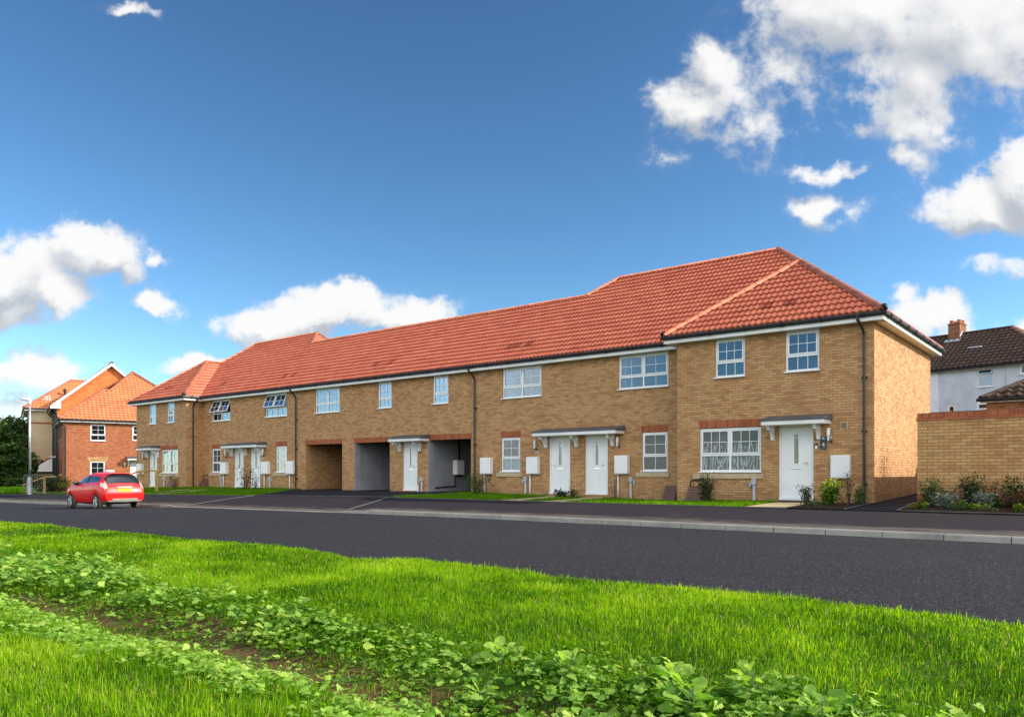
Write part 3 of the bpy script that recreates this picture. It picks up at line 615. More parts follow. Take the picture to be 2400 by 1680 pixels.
def door(par, x0, x1, z0, z1, y, hinge='l', label=None, slot=.5, small=False):
    y += .05; fw = .065
    f = MB(); f.box(x0, x0 + fw, y, y + .07, z0, z1); f.box(x1 - fw, x1, y, y + .07, z0, z1); f.box(x0 + fw, x1 - fw, y, y + .07, z1 - fw, z1); f.box(x0 + .01, x1 - .01, y - .06, y + .07, z0 - .04, z0 + .025)
    a, b, c, e = x0 + fw + .004, x1 - fw - .004, z0 + .028, z1 - fw - .004
    xc = a + (b - a) * slot; gw = .068; g0, g1 = z0 + 1.02, z0 + 1.86
    l = MB(); yy = y + .022
    l.box(a, xc - gw, yy, yy + .045, c, e); l.box(xc + gw, b, yy, yy + .045, c, e); l.box(xc - gw, xc + gw, yy, yy + .045, c, g0); l.box(xc - gw, xc + gw, yy, yy + .045, g1, e)
    ob = l.build('door', M['door'], par, label=label)
    f.build('door_frame', M['white'], ob, bevel=.005)
    t = MB(); w = .022
    t.box(xc - gw - w, xc - gw + .004, yy - .010, yy + .01, g0 - w, g1 + w); t.box(xc + gw - .004, xc + gw + w, yy - .010, yy + .01, g0 - w, g1 + w); t.box(xc - gw, xc + gw, yy - .010, yy + .01, g0 - w, g0 + .004); t.box(xc - gw, xc + gw, yy - .010, yy + .01, g1 - .004, g1 + w)
    t.build('glazing_trim', M['white'], ob, bevel=.003)
    MB().box(xc - gw, xc + gw, yy + .018, yy + .024, g0, g1).build('pane', M['doorglass'], ob)
    MB().box(xc - gw + .005, xc + gw - .005, yy + .038, yy + .043, g0, g1).build('room_backing', M['dim'], ob)
    q = MB()
    for dx in (-.045, .045): q.box(xc + dx - .003, xc + dx + .003, yy + .012, yy + .017, g0, g1)
    for dz in (g0 + .1, g1 - .1): q.box(xc - gw, xc + gw, yy + .012, yy + .0175, dz - .003, dz + .003)
    q.build('lead_strip', M['chrome'], ob)
    MB().box(xc - .15, xc + .15, yy - .014, yy + .004, z0 + .86, z0 + .93).build('letterbox', M['chrome'], ob, bevel=.008)
    hx = b - .07 if hinge == 'l' else a + .07; s = -1 if hinge == 'l' else 1
    h = MB(); h.box(hx - .016, hx + .016, yy - .010, yy + .004, z0 + .86, z0 + 1.09); h.tube([(hx, yy, z0 + 1.03), (hx, yy - .055, z0 + 1.03), (hx + s * .13, yy - .058, z0 + 1.03)], .010, 8); h.build('handle', M['chrome'], ob)
    return ob
def canopy(par, x0, x1, y, brackets, z=2.40, dep=.62):
    f = MB(); f.box(x0, x1, y - dep, y - .002, z, z + .115); ob = f.build('canopy', M['fascia'], par, bevel=.006)
    o = .05; r = MB()
    r.add([(x0 - o, y - dep - .04, z + .117), (x1 + o, y - dep - .04, z + .117), (x1 + o, y + .0, z + .117), (x0 - o, y + .0, z + .117), (x0 - o, y - dep - .04, z + .165), (x1 + o, y - dep - .04, z + .165), (x1 + o * .6, y + .0, z + .29), (x0 - o * .6, y + .0, z + .29)],
          [(3, 2, 1, 0), (4, 5, 6, 7), (0, 1, 5, 4), (1, 2, 6, 5), (2, 3, 7, 6), (3, 0, 4, 7)]); r.build('canopy_roof', M['lead'], ob, bevel=.01)
    for bx in brackets:
        w = .045; pts = []
        arc = [(y - .05 - .36 * (1 - math.cos(a)) - 0, z - .40 + .34 * math.sin(a)) for a in [i * math.pi / 2 / 6 for i in range(7)]]
        arc2 = [(y - .13 - .33 * (1 - math.cos(a)), z - .40 + .28 * math.sin(a)) for a in [i * math.pi / 2 / 6 for i in range(7)]]
        b = MB(); b.box(bx - w, bx + w, y - .07, y - .001, z - .42, z - .002); b.box(bx - w, bx + w, y - .48, y - .07, z - .055, z - .002)
        prof = [(bx - w * .8, p[0], p[1]) for p in arc2] + [(bx - w * .8, p[0], p[1]) for p in reversed(arc)]
        for i in range(6):
            A_, B_, C_, D_ = arc[i], arc[i + 1], arc2[i + 1], arc2[i]
            b.prism([(bx - w * .8, A_[0], A_[1]), (bx - w * .8, B_[0], B_[1]), (bx - w * .8, C_[0], C_[1]), (bx - w * .8, D_[0], D_[1])], (1.6 * w, 0, 0))
        b.build('bracket', M['white'], ob)
    return ob
def meter_box(par, x0, x1, z0, z1, y, px=.2, ground=.2):
    ob = MB().box(x0, x1, y - .20, y - .001, z0, z1).build('meter_box', M['white'], par, bevel=.012)
    MB().box(x0 + .03, x1 - .03, y - .212, y - .198, z0 + .03, z1 - .03).build('door', M['white'], ob, bevel=.006)
    MB().tube([(x1 - .09, y - .222, (z0 + z1) / 2), (x1 - .09, y - .205, (z0 + z1) / 2)], .012, 8).build('lock', M['grey'], ob)
    xx = x0 + (x1 - x0) * px
    MB().tube([(xx, y - .05, ground - .1), (xx, y - .05, z0 + .01)], .028, 8).build('pipe', M['white'], ob, smooth=True)
    return ob
def wall_lamp(par, x, y, z0=1.97, z1=2.30):
    b = MB(); b.tube([(x, y - .11, z0), (x, y - .11, z0 + .15)], .032, 10); b.tube([(x + .03, y - .001, z0 + .09), (x, y - .11, z0 + .09)], .02, 8); b.tube([(x + .03, y - .03, z0 + .09), (x + .03, y - .0, z0 + .09)], .05, 12)
    ob = b.build('wall_lamp', M['steel'], par)
    MB().tube([(x, y - .11, z0 + .15), (x, y - .11, z1 - .03), (x, y - .11, z1 - .005)], [.047, .047, .038], 12).build('lamp_glass', M['lampglass'], ob, smooth=False)
    MB().tube([(x, y - .10, z0 + .02), (x + .06, y - .07, z0 - .02), (x + .09, y - .11, z0 - .05)], [.02, .026, .03], 8).build('sensor', M['black'], ob)
    return ob
def cable_box(par, x, y, z0, g, side=1):
    b = MB(); b.box(x - .065, x + .065, y - .12, y - .001, z0 + .07, z0 + .24); b.box(x + side * .09 - (.06 if side < 0 else 0), x + side * .09 + (.06 if side > 0 else 0), y - .08, y - .001, z0 + .0, z0 + .14)
    ob = b.build('cable_box', M['grey'], par, bevel=.008)
    MB().tube([(x, y - .06, z0 + .08), (x, y - .06, g + .1), (x, y - .1, g - .05)], .042, 10).build('conduit', M['grey'], ob, smooth=True)
def gas_box(par, x0, x1, y, g, pipe=True):
    b = MB(); n = 5; H = .52
    b.add([(x0, y - .002, g - .02), (x1, y - .002, g - .02), (x1, y - .002, g + H), (x0, y - .002, g + H), (x0, y - .27, g - .02), (x1, y - .27, g - .02), (x1, y - .27, g + .12), (x0, y - .27, g + .12)],
          [(4, 5, 6, 7), (7, 6, 2, 3), (0, 3, 2, 1), (5, 1, 2, 6), (0, 4, 7, 3), (0, 1, 5, 4)])
    for i in range(n):
        t = (i + .5) / n; yy = y - .27 + .268 * t; zz = g + .12 + (H - .12) * t
        b.box(x0 - .008, x1 + .008, yy - .028, yy + .028, zz - .012, zz + .016)
    ob = b.build('gas_box', M['brownbox'], par)
    if pipe: MB().tube([(x0 + .06, y - .03, g + H - .03), (x0 + .06, y - .05, g + H + .13), (x0 + .12, y - .05, g + H + .17), (x1 - .04, y - .05, g + H + .19), (x1 - .02, y, g + H + .19)], .018, 8).build('gas_pipe', M['black'], ob, smooth=True)
def downpipe(par, x, y, ztop, g, over=.30, name='downpipe'):
    b = MB(); b.tube([(x - .10, y - over - .06, ztop + .03), (x - .10, y - over - .06, ztop - .10), (x - .06, y - over + .02, ztop - .20), (x + .0, y - .10, ztop - .42), (x, y - .075, ztop - .52), (x, y - .075, g - .05)], .036, 10)
    for z in np.arange(g + .55, ztop - .5, 1.45): b.box(x - .075, x + .075, y - .075, y - .001, z - .02, z + .02); b.tube([(x, y - .075, z - .035), (x, y - .075, z + .035)], .044, 10)
    return b.build(name, M['black'], par, smooth=False)
def lintel(par, x0, x1, z0, z1, y, m='soldier'): return MB().box(x0, x1, y - .004, y + .10, z0, z1).build('lintel', M[m], par)
def stone_sill(par, x0, x1, z0, z1, y): return MB().box(x0, x1, y - .055, y + .02, z0, z1).build('stone_sill', M['stone'], par, bevel=.006)
def gutter(path, n=8, r=.056):
    b = MB(); b.tube(path, r, n)
    P = [Vector(p) for p in path]
    for a, c in zip(P, P[1:]):
        L = (c - a).length; k = max(1, int(L / 1.05)); d = (c - a).normalized()
        for i in range(k): 
            q = a + d * (L * (i + .5) / k); b.tube([q - d * .03, q + d * .03], r * 1.28, n)
    return b

# ------------------------------------------------------------------ the terrace
YW, YM, OH = 22.457, 23.45, .33
XL0, XL1, XR0, XR1 = -46.81, -41.03, -11.16, -5.334
ZE, KP, ZS = 5.33, .78, 5.11
T = empty('terraced_houses', (-26, 23.45, .2), 0, True, 'long terrace of buff brick houses with red tiled roof, carports and white doors', 'terrace')
def build_terrace():
    w_up = [(-40.10, -38.25), (-34.97, -33.12), (-30.83, -29.0), (-26.33, -25.43), (-22.90, -22.0), (-19.11, -17.22), (-13.88, -11.97)]
    w_lo = [(-40.10, -39.18), (-34.06, -33.13), (-19.17, -18.23), (-12.96, -12.0)]
    doors = [(-37.90, -36.98), (-36.36, -35.44), (-24.73, -23.82), (-16.88, -15.92), (-15.28, -14.32)]
    arches = [(-31.57, -28.81), (-27.93, -25.55), (-23.17, -20.75)]
    mb = MB(); Z0 = -.7; ZT = 5.26
    hm = [(a, b, 3.93, 5.115) for a, b in w_up] + [(a, b, 1.085, 2.43) for a, b in w_lo] + [(a, b, .30, 2.42) for a, b in doors] + [(a, b, Z0, 2.44, .33) for a, b in arches]
    wall_holes(mb, XL1, XR0, Z0, ZT, YM, hm)
    hr = [(-9.88, -8.94, 3.92, 5.115), (-7.73, -6.78, 3.92, 5.115), (-10.39, -8.45, 1.05, 2.42), (-7.93, -6.94, .29, 2.415)]
    wall_holes(mb, XR0, XR1, Z0, ZT, YW, hr)
    hl = [(-45.28, -44.46, 3.92, 5.115), (-43.17, -42.36, 3.92, 5.115), (-43.78, -41.95, 1.05, 2.42), (-45.25, -44.32, .30, 2.415)]
    wall_holes(mb, XL0, XL1, Z0, ZT, YW, hl)
    mb.quad((XR1, YW, Z0), (XR1, 30.09, Z0), (XR1, 30.09, ZT), (XR1, YW, ZT)); mb.quad((XR0, YM, Z0), (XR0, YW, Z0), (XR0, YW, ZT), (XR0, YM, ZT))
    mb.quad((XL1, YW, Z0), (XL1, YM, Z0), (XL1, YM, ZT), (XL1, YW, ZT)); mb.quad((XL0, 30.3, Z0), (XL0, YW, Z0), (XL0, YW, ZT), (XL0, 30.3, ZT))
    # rear walls, rear extensions and gables that close the block
    mb.quad((XR1, 30.09, Z0), (XL0, 30.3, Z0), (XL0, 30.3, 5.2), (XR1, 30.09, 5.2))
    mb.build('wall', M['buff'], T)
    # carport interiors; near-black ceiling colour stands in for the deep shade
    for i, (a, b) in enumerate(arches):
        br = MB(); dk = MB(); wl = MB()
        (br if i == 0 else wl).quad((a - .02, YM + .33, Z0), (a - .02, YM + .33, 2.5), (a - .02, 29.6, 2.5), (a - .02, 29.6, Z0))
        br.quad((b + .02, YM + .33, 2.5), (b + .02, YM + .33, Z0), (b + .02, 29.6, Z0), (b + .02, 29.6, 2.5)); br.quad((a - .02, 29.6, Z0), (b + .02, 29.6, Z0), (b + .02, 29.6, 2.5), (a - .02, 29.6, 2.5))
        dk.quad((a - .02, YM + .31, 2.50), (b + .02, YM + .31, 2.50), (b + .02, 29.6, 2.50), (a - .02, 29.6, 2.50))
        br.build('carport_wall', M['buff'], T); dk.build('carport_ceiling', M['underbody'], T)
        if i: wl.build('carport_lining', M['lining_shaded'], T)
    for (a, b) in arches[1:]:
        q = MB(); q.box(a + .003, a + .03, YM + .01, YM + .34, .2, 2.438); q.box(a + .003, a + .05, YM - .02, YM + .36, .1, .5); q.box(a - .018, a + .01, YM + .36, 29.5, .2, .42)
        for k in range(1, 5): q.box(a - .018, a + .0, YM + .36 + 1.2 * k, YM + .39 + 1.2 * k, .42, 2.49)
        q.build('white_lining_board', M['lining_shaded'], T)
    a = arches[2][0]
    for yy in (25.0, 26.6):
        m_ = MB().box(a - .015, a + .22, yy, yy + .5, .98, 1.62).build('meter_box', M['white'], T, bevel=.01)
        MB().box(a + .221, a + .231, yy + .03, yy + .47, 1.01, 1.59).build('door', M['white'], m_)
    MB().tube([(a + .03, YM + .4, .42), (a + .03, 25.1, .47), (a + .03, 25.1, .92), (a + .05, 25.5, .92)], .03, 8).build('pipe', M['black'], T)
    MB().box(a - .01, a + .03, 25.35, 25.42, 1.62, 2.49).build('conduit', M['black'], T)
    # windows
    up = dict(upper=True)
    styles = {0: dict(lights=2, top=(2, 2), low=(2, 1), curtain='dark', openl=True), 1: dict(lights=2, top=(2, 2), low=(2, 1), curtain='dim', openl=True, netfrac=(0, 1, 1)),
              2: dict(lights=2, top=(3, 2), low=(3, 1), curtain='netpale'), 3: dict(top=(3, 2), low=(3, 1), curtain='netpale'), 4: dict(top=(3, 2), low=(3, 1), curtain='netpale'),
              5: dict(lights=2, top=(2, 2), low=(2, 1), curtain='dim', netfrac=(.05, .3, 0)), 6: dict(lights=2, top=(2, 2), low=(2, 1), curtain='dim', netfrac=(.02, .14, 0))}
    labs = ['white window with both top sashes tilted open over a dark room', 'white window with both top sashes tilted open and a pale blind', None, None, None, None, None]
    for i, (a, b) in enumerate(w_up): window(T, a, b, 3.95, 5.105, YM, zt=4.36, label=labs[i], **up, **styles[i])
    lo = [dict(curtain='dark', top=(2, 2), low=(2, 1), netfrac=(.1, .5, 0)), dict(curtain='dim', top=(3, 2), low=(3, 1), netfrac=(.0, 1, 0)), dict(curtain='voile', top=(2, 2), low=(2, 1)), dict(curtain='dark', top=(2, 2), low=(2, 1))]
    for (a, b), st in zip(w_lo, lo):
        o = window(T, a, b, 1.11, 2.42, YM, zt=1.62, **st); stone_sill(T, a - .21, b + .09, .905, 1.06, YM); lintel(T, a - .035, b + .035, 2.432, 2.665, YM)
        if st['curtain'] == 'voile': MB().box(a + .05, b - .05, YM + .115, YM + .125, 1.13, 1.58).build('blind', M['netpale'], o)
    window(T, -9.88, -8.94, 3.95, 5.105, YW, zt=4.40, top=(3, 2), low=(3, 1), curtain='dim', upper=True); window(T, -7.73, -6.78, 3.95, 5.105, YW, zt=4.40, top=(3, 2), low=(3, 1), curtain='dim', upper=True)
    # plant leaves seen in the lower pane of the wing's first window
    o = window(T, -10.39, -8.45, 1.08, 2.405, YW, lights=2, zt=1.585, top=(3, 2), low=None if False else (1, 1), curtain='voile', label='wide white window with twig patterned half curtains'); voile(o, -10.39, -8.45, 1.08, 2.4, YW, 1.93)
    stone_sill(T, -10.60, -8.37, .865, 1.02, YW); lintel(T, -10.42, -8.42, 2.422, 2.655, YW)
    for (a, b, c) in ((-45.28, -44.46, 'netpale'), (-43.17, -42.36, 'netpale')): window(T, a, b, 3.95, 5.105, YW, zt=4.36, top=(1, 1), low=(1, 1), curtain=c, upper=True)
    window(T, -43.78, -41.95, 1.08, 2.405, YW, lights=2, zt=1.6, top=(2, 2), low=(2, 1), curtain='netpale', upper=True)
    stone_sill(T, -44.05, -41.88, .865, 1.02, YW); lintel(T, -43.85, -41.92, 2.422, 2.655, YW)
    for (a, b, h) in ((-31.60, -28.78, 0), (-27.97, -25.52, 0), (-23.20, -20.72, 0)): lintel(T, a, b, 2.442, 2.668, YM)
    # doors
    for i, (a, b) in enumerate(doors): door(T, a, b, .31, 2.415, YM, 'r' if i in (0, 3) else 'l', slot=.5)
    door(T, -7.93, -6.94, .29, 2.41, YW, 'l'); door(T, -45.25, -44.32, .31, 2.41, YW, 'r')
    for (a, b, y) in [(-7.85, -7.0, YW)]: MB().box(a, b, y - .35, y - .02, .235, .26).build('doormat', M['brownbox'], T)
    MB().box(-24.8, -23.75, YM - .18, YM + .05, .18, .29).build('door_step', M['redband'], T)
    canopy(T, -17.19, -13.64, YM, (-16.98, -15.6, -14.08)); canopy(T, -25.02, -23.10, YM, (-24.85, -23.62), dep=.6); canopy(T, -38.2, -34.85, YM, (-38.0, -36.68, -35.2))
    canopy(T, -8.22, -6.46, YW, (-8.08, -6.78)); canopy(T, -45.6, -43.95, YW, (-45.4, -44.15))
    for (a, b, p) in ((-20.11, -19.58, .22), (-17.80, -17.27, .15), (-13.94, -13.43, .14), (-38.97, -38.39, .2), (-35.12, -34.54, .2), (-32.97, -32.40, .25)): meter_box(T, a, b, 1.01, 1.65, YM, p, .2)
    meter_box(T, -6.42, -5.92, .89, 1.525, YW, .16, .15); meter_box(T, -46.45, -45.9, 1.0, 1.62, YW, .2, .2)
    for x in (-17.46, -13.87, -23.62, -38.58, -35.05): wall_lamp(T, x, YM)
    wall_lamp(T, -6.50, YW, 1.94, 2.29); wall_lamp(T, -45.8, YW)
    cable_box(T, -17.93, YM, .66, .2, -1); cable_box(T, -13.36, YM, .66, .12, 1); cable_box(T, -23.50, YM, .64, .2, -1); cable_box(T, -39.05, YM, .62, .25, -1); cable_box(T, -34.50, YM, .62, .25, 1)
    cable_box(T, -8.64, YW, .62, .17, -1); cable_box(T, -43.4, YW, .62, .2, 1)
    gas_box(T, -12.05, -11.6, YM, .10, False); gas_box(T, -10.74, -10.24, YW, .12); gas_box(T, -41.0, -40.45, YM, .25); gas_box(T, -42.75, -42.1, YW, .22)
    MB().tube([(-19.72, YM - .05, 1.0), (-19.72, YM - .04, .62), (-19.5, YM - .03, .52)], .012, 6).build('cable', M['black'], T)
    MB().tube([(-32.55, YM - .05, 1.0), (-32.55, YM - .04, .52)], .014, 6).build('cable', M['brownbox'], T)
    MB().tube([(-23.72, YM - .06, .1), (-23.72, YM - .06, .55)], .03, 8).build('pipe', M['white'], T)
    # vent, house number, bell
    v = MB(); v.box(-6.22, -6.01, YW - .02, YW - .001, 2.235, 2.445); vo = v.build('air_vent', M['stone'], T, bevel=.004)
    g = MB(); 
    for i in range(9): g.box(-6.19, -6.04, YW - .024, YW - .018, 2.265 + i * .018, 2.275 + i * .018)
    g.build('louvre', M['brownbox'], vo)
    s_ = MB().box(-6.745, -6.58, YW - .022, YW - .001, 1.69, 2.06).build('house_number_plaque', M['sign'], T, bevel=.006)
    MB().box(-6.705, -6.62, YW - .025, YW - .0215, 1.965, 2.045).build('blue_emblem', M['signblue'], s_)
    MB().add([(-6.69, YW - .027, 2.01), (-6.665, YW - .027, 1.985), (-6.635, YW - .027, 2.0), (-6.655, YW - .027, 2.03)], [(0, 1, 2, 3)]).build('emblem_mark', M['white'], s_)
    fc = bpy.data.curves.new('number', 'FONT'); fc.body = '4'; fc.size = .17; fc.align_x = 'CENTER'; fc.extrude = .002; fo = bpy.data.objects.new('number', fc); C.objects.link(fo); fo.location = (-6.662, YW - .0255, 1.775); fo.rotation_euler = (rad(90), 0, 0); fc.materials.append(M['white'])
    fo.parent = s_
    s_.matrix_parent_inverse = PINV[T.name]
    nm = bpy.data.meshes.new_from_object(fo.evaluated_get(bpy.context.evaluated_depsgraph_get())); nm.materials.clear(); nm.materials.append(M['white']); n2 = bpy.data.objects.new('digit', nm); C.objects.link(n2); n2.location = fo.location; n2.rotation_euler = fo.rotation_euler; n2.parent = s_; bpy.data.objects.remove(fo)
    MB().box(-6.72, -6.605, YW - .024, YW - .0215, 1.725, 1.73).build('rule_line', M['grey'], s_)
    b_ = MB().box(-6.885, -6.815, YW - .03, YW - .001, 1.70, 1.87).build('door_bell', M['black'], T, bevel=.006); MB().box(-6.88, -6.82, YW - .034, YW - .029, 1.71, 1.81).build('bell_cover', M['white'], b_)
    MB().box(-17.51, -17.31, YM - .02, YM - .001, 1.76, 1.90).build('house_plaque', M['plaque'], T, bevel=.01)
    MB().tube([(-38.35, YM - .02, 1.78), (-38.35, YM - .001, 1.78)], .09, 14).build('house_plaque', M['plaque'], T); MB().box(-35.3, -35.05, YM - .02, YM - .001, 1.72, 1.9).build('house_plaque', M['stone'], T)
    # roof slopes
    R = Roof(); Ye, Yw = YM - OH, YW - OH; wl0, wl1 = -47.11, -40.73; wr0, wr1 = -11.46, -5.03; hw = (wr1 - wr0) / 2; hwl = (wl1 - wl0) / 2; smx = 4.86; slo = 3.85
    hx = 1.09
    def smax(x):
        if x > -16.47: return min(smx, wr1 - x)
        if x > -17.47: return smx - (-16.47 - x) * 1.0
        if x > -35.70: return slo
        if x > -36.71: return slo + (-35.70 - x)
        return max(0, min(smx, (x - wl0) * hx))
    def slow(x):
        if x > wr0: return min(x - wr0, 9)
        if x < wl1: return (wl1 - x) if x > (wl0 + wl1) / 2 else (x - wl0)
        return 0
    dm = [(-18.83, .93), (-18.2, .93), (-27.1, .93), (-26.05, .93), (-34.1, .93), (-33.3, .93), (-39.9, .93), (-19.2, .93)]
    R.plane((0, Ye, ZE), (1, 0, 0), (0, 1, 0), KP, wl0, -8.245, slow, smax, darks=dm)
    R.plane((0, Yw, ZE), (1, 0, 0), (0, 1, 0), KP, wr0, wr1, lambda x: 0, lambda x: max(0, min(x - wr0, wr1 - x)), darks=[(-8.45, 1.03), (-7.79, 1.03)])
    R.plane((0, Yw, ZE), (1, 0, 0), (0, 1, 0), KP, wl0, wl1, lambda x: 0, lambda x: max(0, min(x - wl0, wl1 - x)), darks=[(-44.15, .97), (-43.6, .97)])
    R.plane((wr0, 0, ZE), (0, 1, 0), (1, 0, 0), KP, Yw, Ye + hw, lambda y: max(0, y - Ye), lambda y: min(y - Yw, hw))
    R.plane((wl1, 0, ZE), (0, 1, 0), (-1, 0, 0), KP, Yw, Ye + hwl, lambda y: max(0, y - Ye), lambda y: min(y - Yw, hwl))
    R.plane((wr1, 0, ZE), (0, 1, 0), (-1, 0, 0), KP, Yw, 30.4, lambda y: 0, lambda y: min(y - Yw, hw) if y < Ye + hw else min(y - Ye, smx))
    R.plane((wl0, 0, ZE), (0, 1, 0), (1, 0, 0), KP, Yw, 30.4, lambda y: 0, lambda y: min(y - Yw, hwl) if y < Ye + hwl else min(y - Ye, smx) / hx)
    # rear slopes and the small hip that faces the low ridge
    zr, zl, yr = ZE + KP * smx, ZE + KP * slo, Ye + smx
    R.plane((0, Ye + 2 * slo, ZE), (1, 0, 0), (0, -1, 0), KP, -37.7, -15.4, lambda x: 0, lambda x: slo, per=.165)
    R.plane((0, Ye + 2 * smx, ZE), (1, 0, 0), (0, -1, 0), KP, -20.3, -9.87, lambda x: 0, lambda x: max(0, min(smx, x + 21.33)))
    R.plane((0, Ye + 2 * smx, ZE), (1, 0, 0), (0, -1, 0), KP, -42.6, -31.9, lambda x: 0, lambda x: max(0, min(smx, -31.85 - x)))
    xh = -36.71; R.plane((xh + smx, 0, ZE), (0, 1, 0), (-1, 0, 0), KP, Ye + slo - .05, Ye + 2 * smx, lambda y: slo if y < Ye + slo + .0 else max(0, min(smx, smx - abs(0))) * 0 + max(0, (Ye + 2 * slo - y) if y < Ye + 2 * slo else 0), lambda y: min(y - Ye, Ye + 2 * smx - y))
    xh = -16.47; R.plane((xh - smx, 0, ZE), (0, 1, 0), (1, 0, 0), KP, Ye + slo - .05, Ye + 2 * smx, lambda y: max(0, (Ye + 2 * slo - y) if y < Ye + 2 * slo else 0), lambda y: min(y - Ye, Ye + 2 * smx - y))
    ro = R.build(M['tile'], T)
    rt = Runs(); off = .05
    P = lambda x, y, z: (x, y, z + off)
    apx = (wr0 + wr1) / 2; apl = (wl0 + wl1) / 2
    ridge_tiles(P(-16.47, yr, zr), P(-9.87, yr, zr), rt, .115); ridge_tiles(P(-35.7, Ye + slo, zl), P(-17.47, Ye + slo, zl), rt, .115); ridge_tiles(P(wl0 + smx / hx, yr, zr), P(-36.71, yr, zr), rt, .115)
    ridge_tiles(P(wr1, Yw, ZE), P(apx, Yw + hw, ZE + KP * hw), rt); ridge_tiles(P(wr0, Yw, ZE), P(apx, Yw + hw, ZE + KP * hw), rt); ridge_tiles(P(apx, Yw + hw, ZE + KP * hw), P(apx, Ye + hw, ZE + KP * hw), rt); ridge_tiles(P(apx, Ye + hw, ZE + KP * hw), P(-9.87, yr, zr), rt)
    ridge_tiles(P(wl1, Yw, ZE), P(apl, Yw + hwl, ZE + KP * hwl), rt); ridge_tiles(P(wl0, Yw, ZE), P(apl, Yw + hwl, ZE + KP * hwl), rt); ridge_tiles(P(apl, Yw + hwl, ZE + KP * hwl), P(apl, Ye + hwl, ZE + KP * hwl), rt)
    ridge_tiles(P(apl, Ye + hwl, ZE + KP * hwl), P(wl0 + smx / hx, yr, zr), rt)
    ridge_tiles(P(-17.47, Ye + slo, zl), P(-16.47, yr, zr), rt); ridge_tiles(P(-35.7, Ye + slo, zl), P(-36.71, yr, zr), rt); ridge_tiles(P(-31.9, Ye + 2 * smx, ZE), P(-36.71, yr, zr), rt)
    rt.build('ridge_tiles', M['ridge'], ro, smooth=True)
    for (x, y) in ((wr1, Yw), (wr0, Yw), (wl1, Yw), (wl0, Yw)): MB().tube([(x, y - .02, ZE + .05), (x, y + .09 * 1, ZE + .12)], .10, 8).build('hip_end', M['black'], ro)
    # eaves
    f = MB(); g = .028; zt = ZE + .048
    def fas(x0, x1, y): f.box(x0, x1, y - .30, y - .30 + g, ZS, zt); f.box(x0, x1, y - .30 + g + .001, y + .10, ZS + .004, ZS + .018)
    fas(XL1 + .27, XR0 - .28, YM); fas(XR0 - .28, XR1 + .27, YW); fas(XL0 - .28, XL1 + .27, YW)
    f.box(XR1 + .272, XR1 + .30, YW - .30, 30.36, ZS, zt); f.box(XR1 + .001, XR1 + .271, YW + .001, 30.36, ZS + .004, ZS + .018)
    f.box(XL1 + .272, XL1 + .30, YW - .30, YM - .3, ZS, zt); f.box(XL1 + .001, XL1 + .271, YW + .001, YM - .001, ZS + .004, ZS + .018)
    f.box(XR0 - .31, XR0 - .282, YW - .30, YM - .27, ZS, zt); f.box(XR0 - .281, XR0 - .001, YW + .11, YM - .001, ZS + .005, ZS + .02); f.box(XL0 - .31, XL0 - .282, YW - .3, 30.36, ZS, zt); f.box(XL0 - .281, XL0 - .001, YW + .001, 30.3, ZS + .004, ZS + .018)
    f.build('fascia', M['fascia'], T)
    zg_ = ZE - .055
    gutter([(XL1 + .36, YM - .36, zg_), (XR0 - .36, YM - .36, zg_)]).build('gutter', M['black'], T)
    gutter([(XR0 - .38, YW - .36, zg_), (XR1 + .36, YW - .36, zg_), (XR1 + .36, 30.5, zg_)]).build('gutter', M['black'], T)
    gutter([(XL0 - .38, YW - .36, zg_), (XL1 + .36, YW - .36, zg_), (XL1 + .36, YM - .36, zg_)]).build('gutter', M['black'], T)
    downpipe(T, -20.50, YM, ZE - .05, .2); downpipe(T, -32.30, YM, ZE - .05, .25); downpipe(T, -5.575, YW, ZE - .05, .18)
    b = MB(); xx = XL1 + .075; b.tube([(XL1 + .36, YW + .45, ZE - .1), (XL1 + .34, YW + .45, ZE - .22), (XL1 + .12, YW + .38, ZE - .42), (xx, YW + .36, ZE - .55), (xx, YW + .36, .15)], .036, 10); b.build('downpipe', M['black'], T)
build_terrace()

# ------------------------------------------------------------------ garden wall on the right
def garden_wall():
    x0, x1, y = -3.81, 16.0, 19.97; zt = 2.40; t = .215
    w = MB(); w.box(x0, x1, y, y + t, -.1, 2.232); w.box(x0, x0 + t, y + t, 30, -.1, 1.682)
    o = w.build('garden_wall', M['buff_wall']); tag(o, 'buff brick garden wall with red brick coping beside the side path', 'garden wall')
    c = MB(); c.box(x0 - .02, x1, y - .022, y + t + .022, 2.234, 2.305); c.box(x0 - .02, x0 + t + .02, y + t + .023, 30, 1.684, 1.755); c.build('creasing_course', M['redband'], o)
    k = MB(); k.box(x0 - .005, x1, y - .006, y + t + .006, 2.308, zt + .012); k.box(x0 - .005, x0 + t + .005, y + t + .007, 30, 1.758, 1.86); k.build('coping', M['soldier'], o)
    p = MB(); p.box(x0 - .004, x1, y - .005, y + .02, -.1, .565); p.build('plinth', M['redband'], o)
garden_wall()

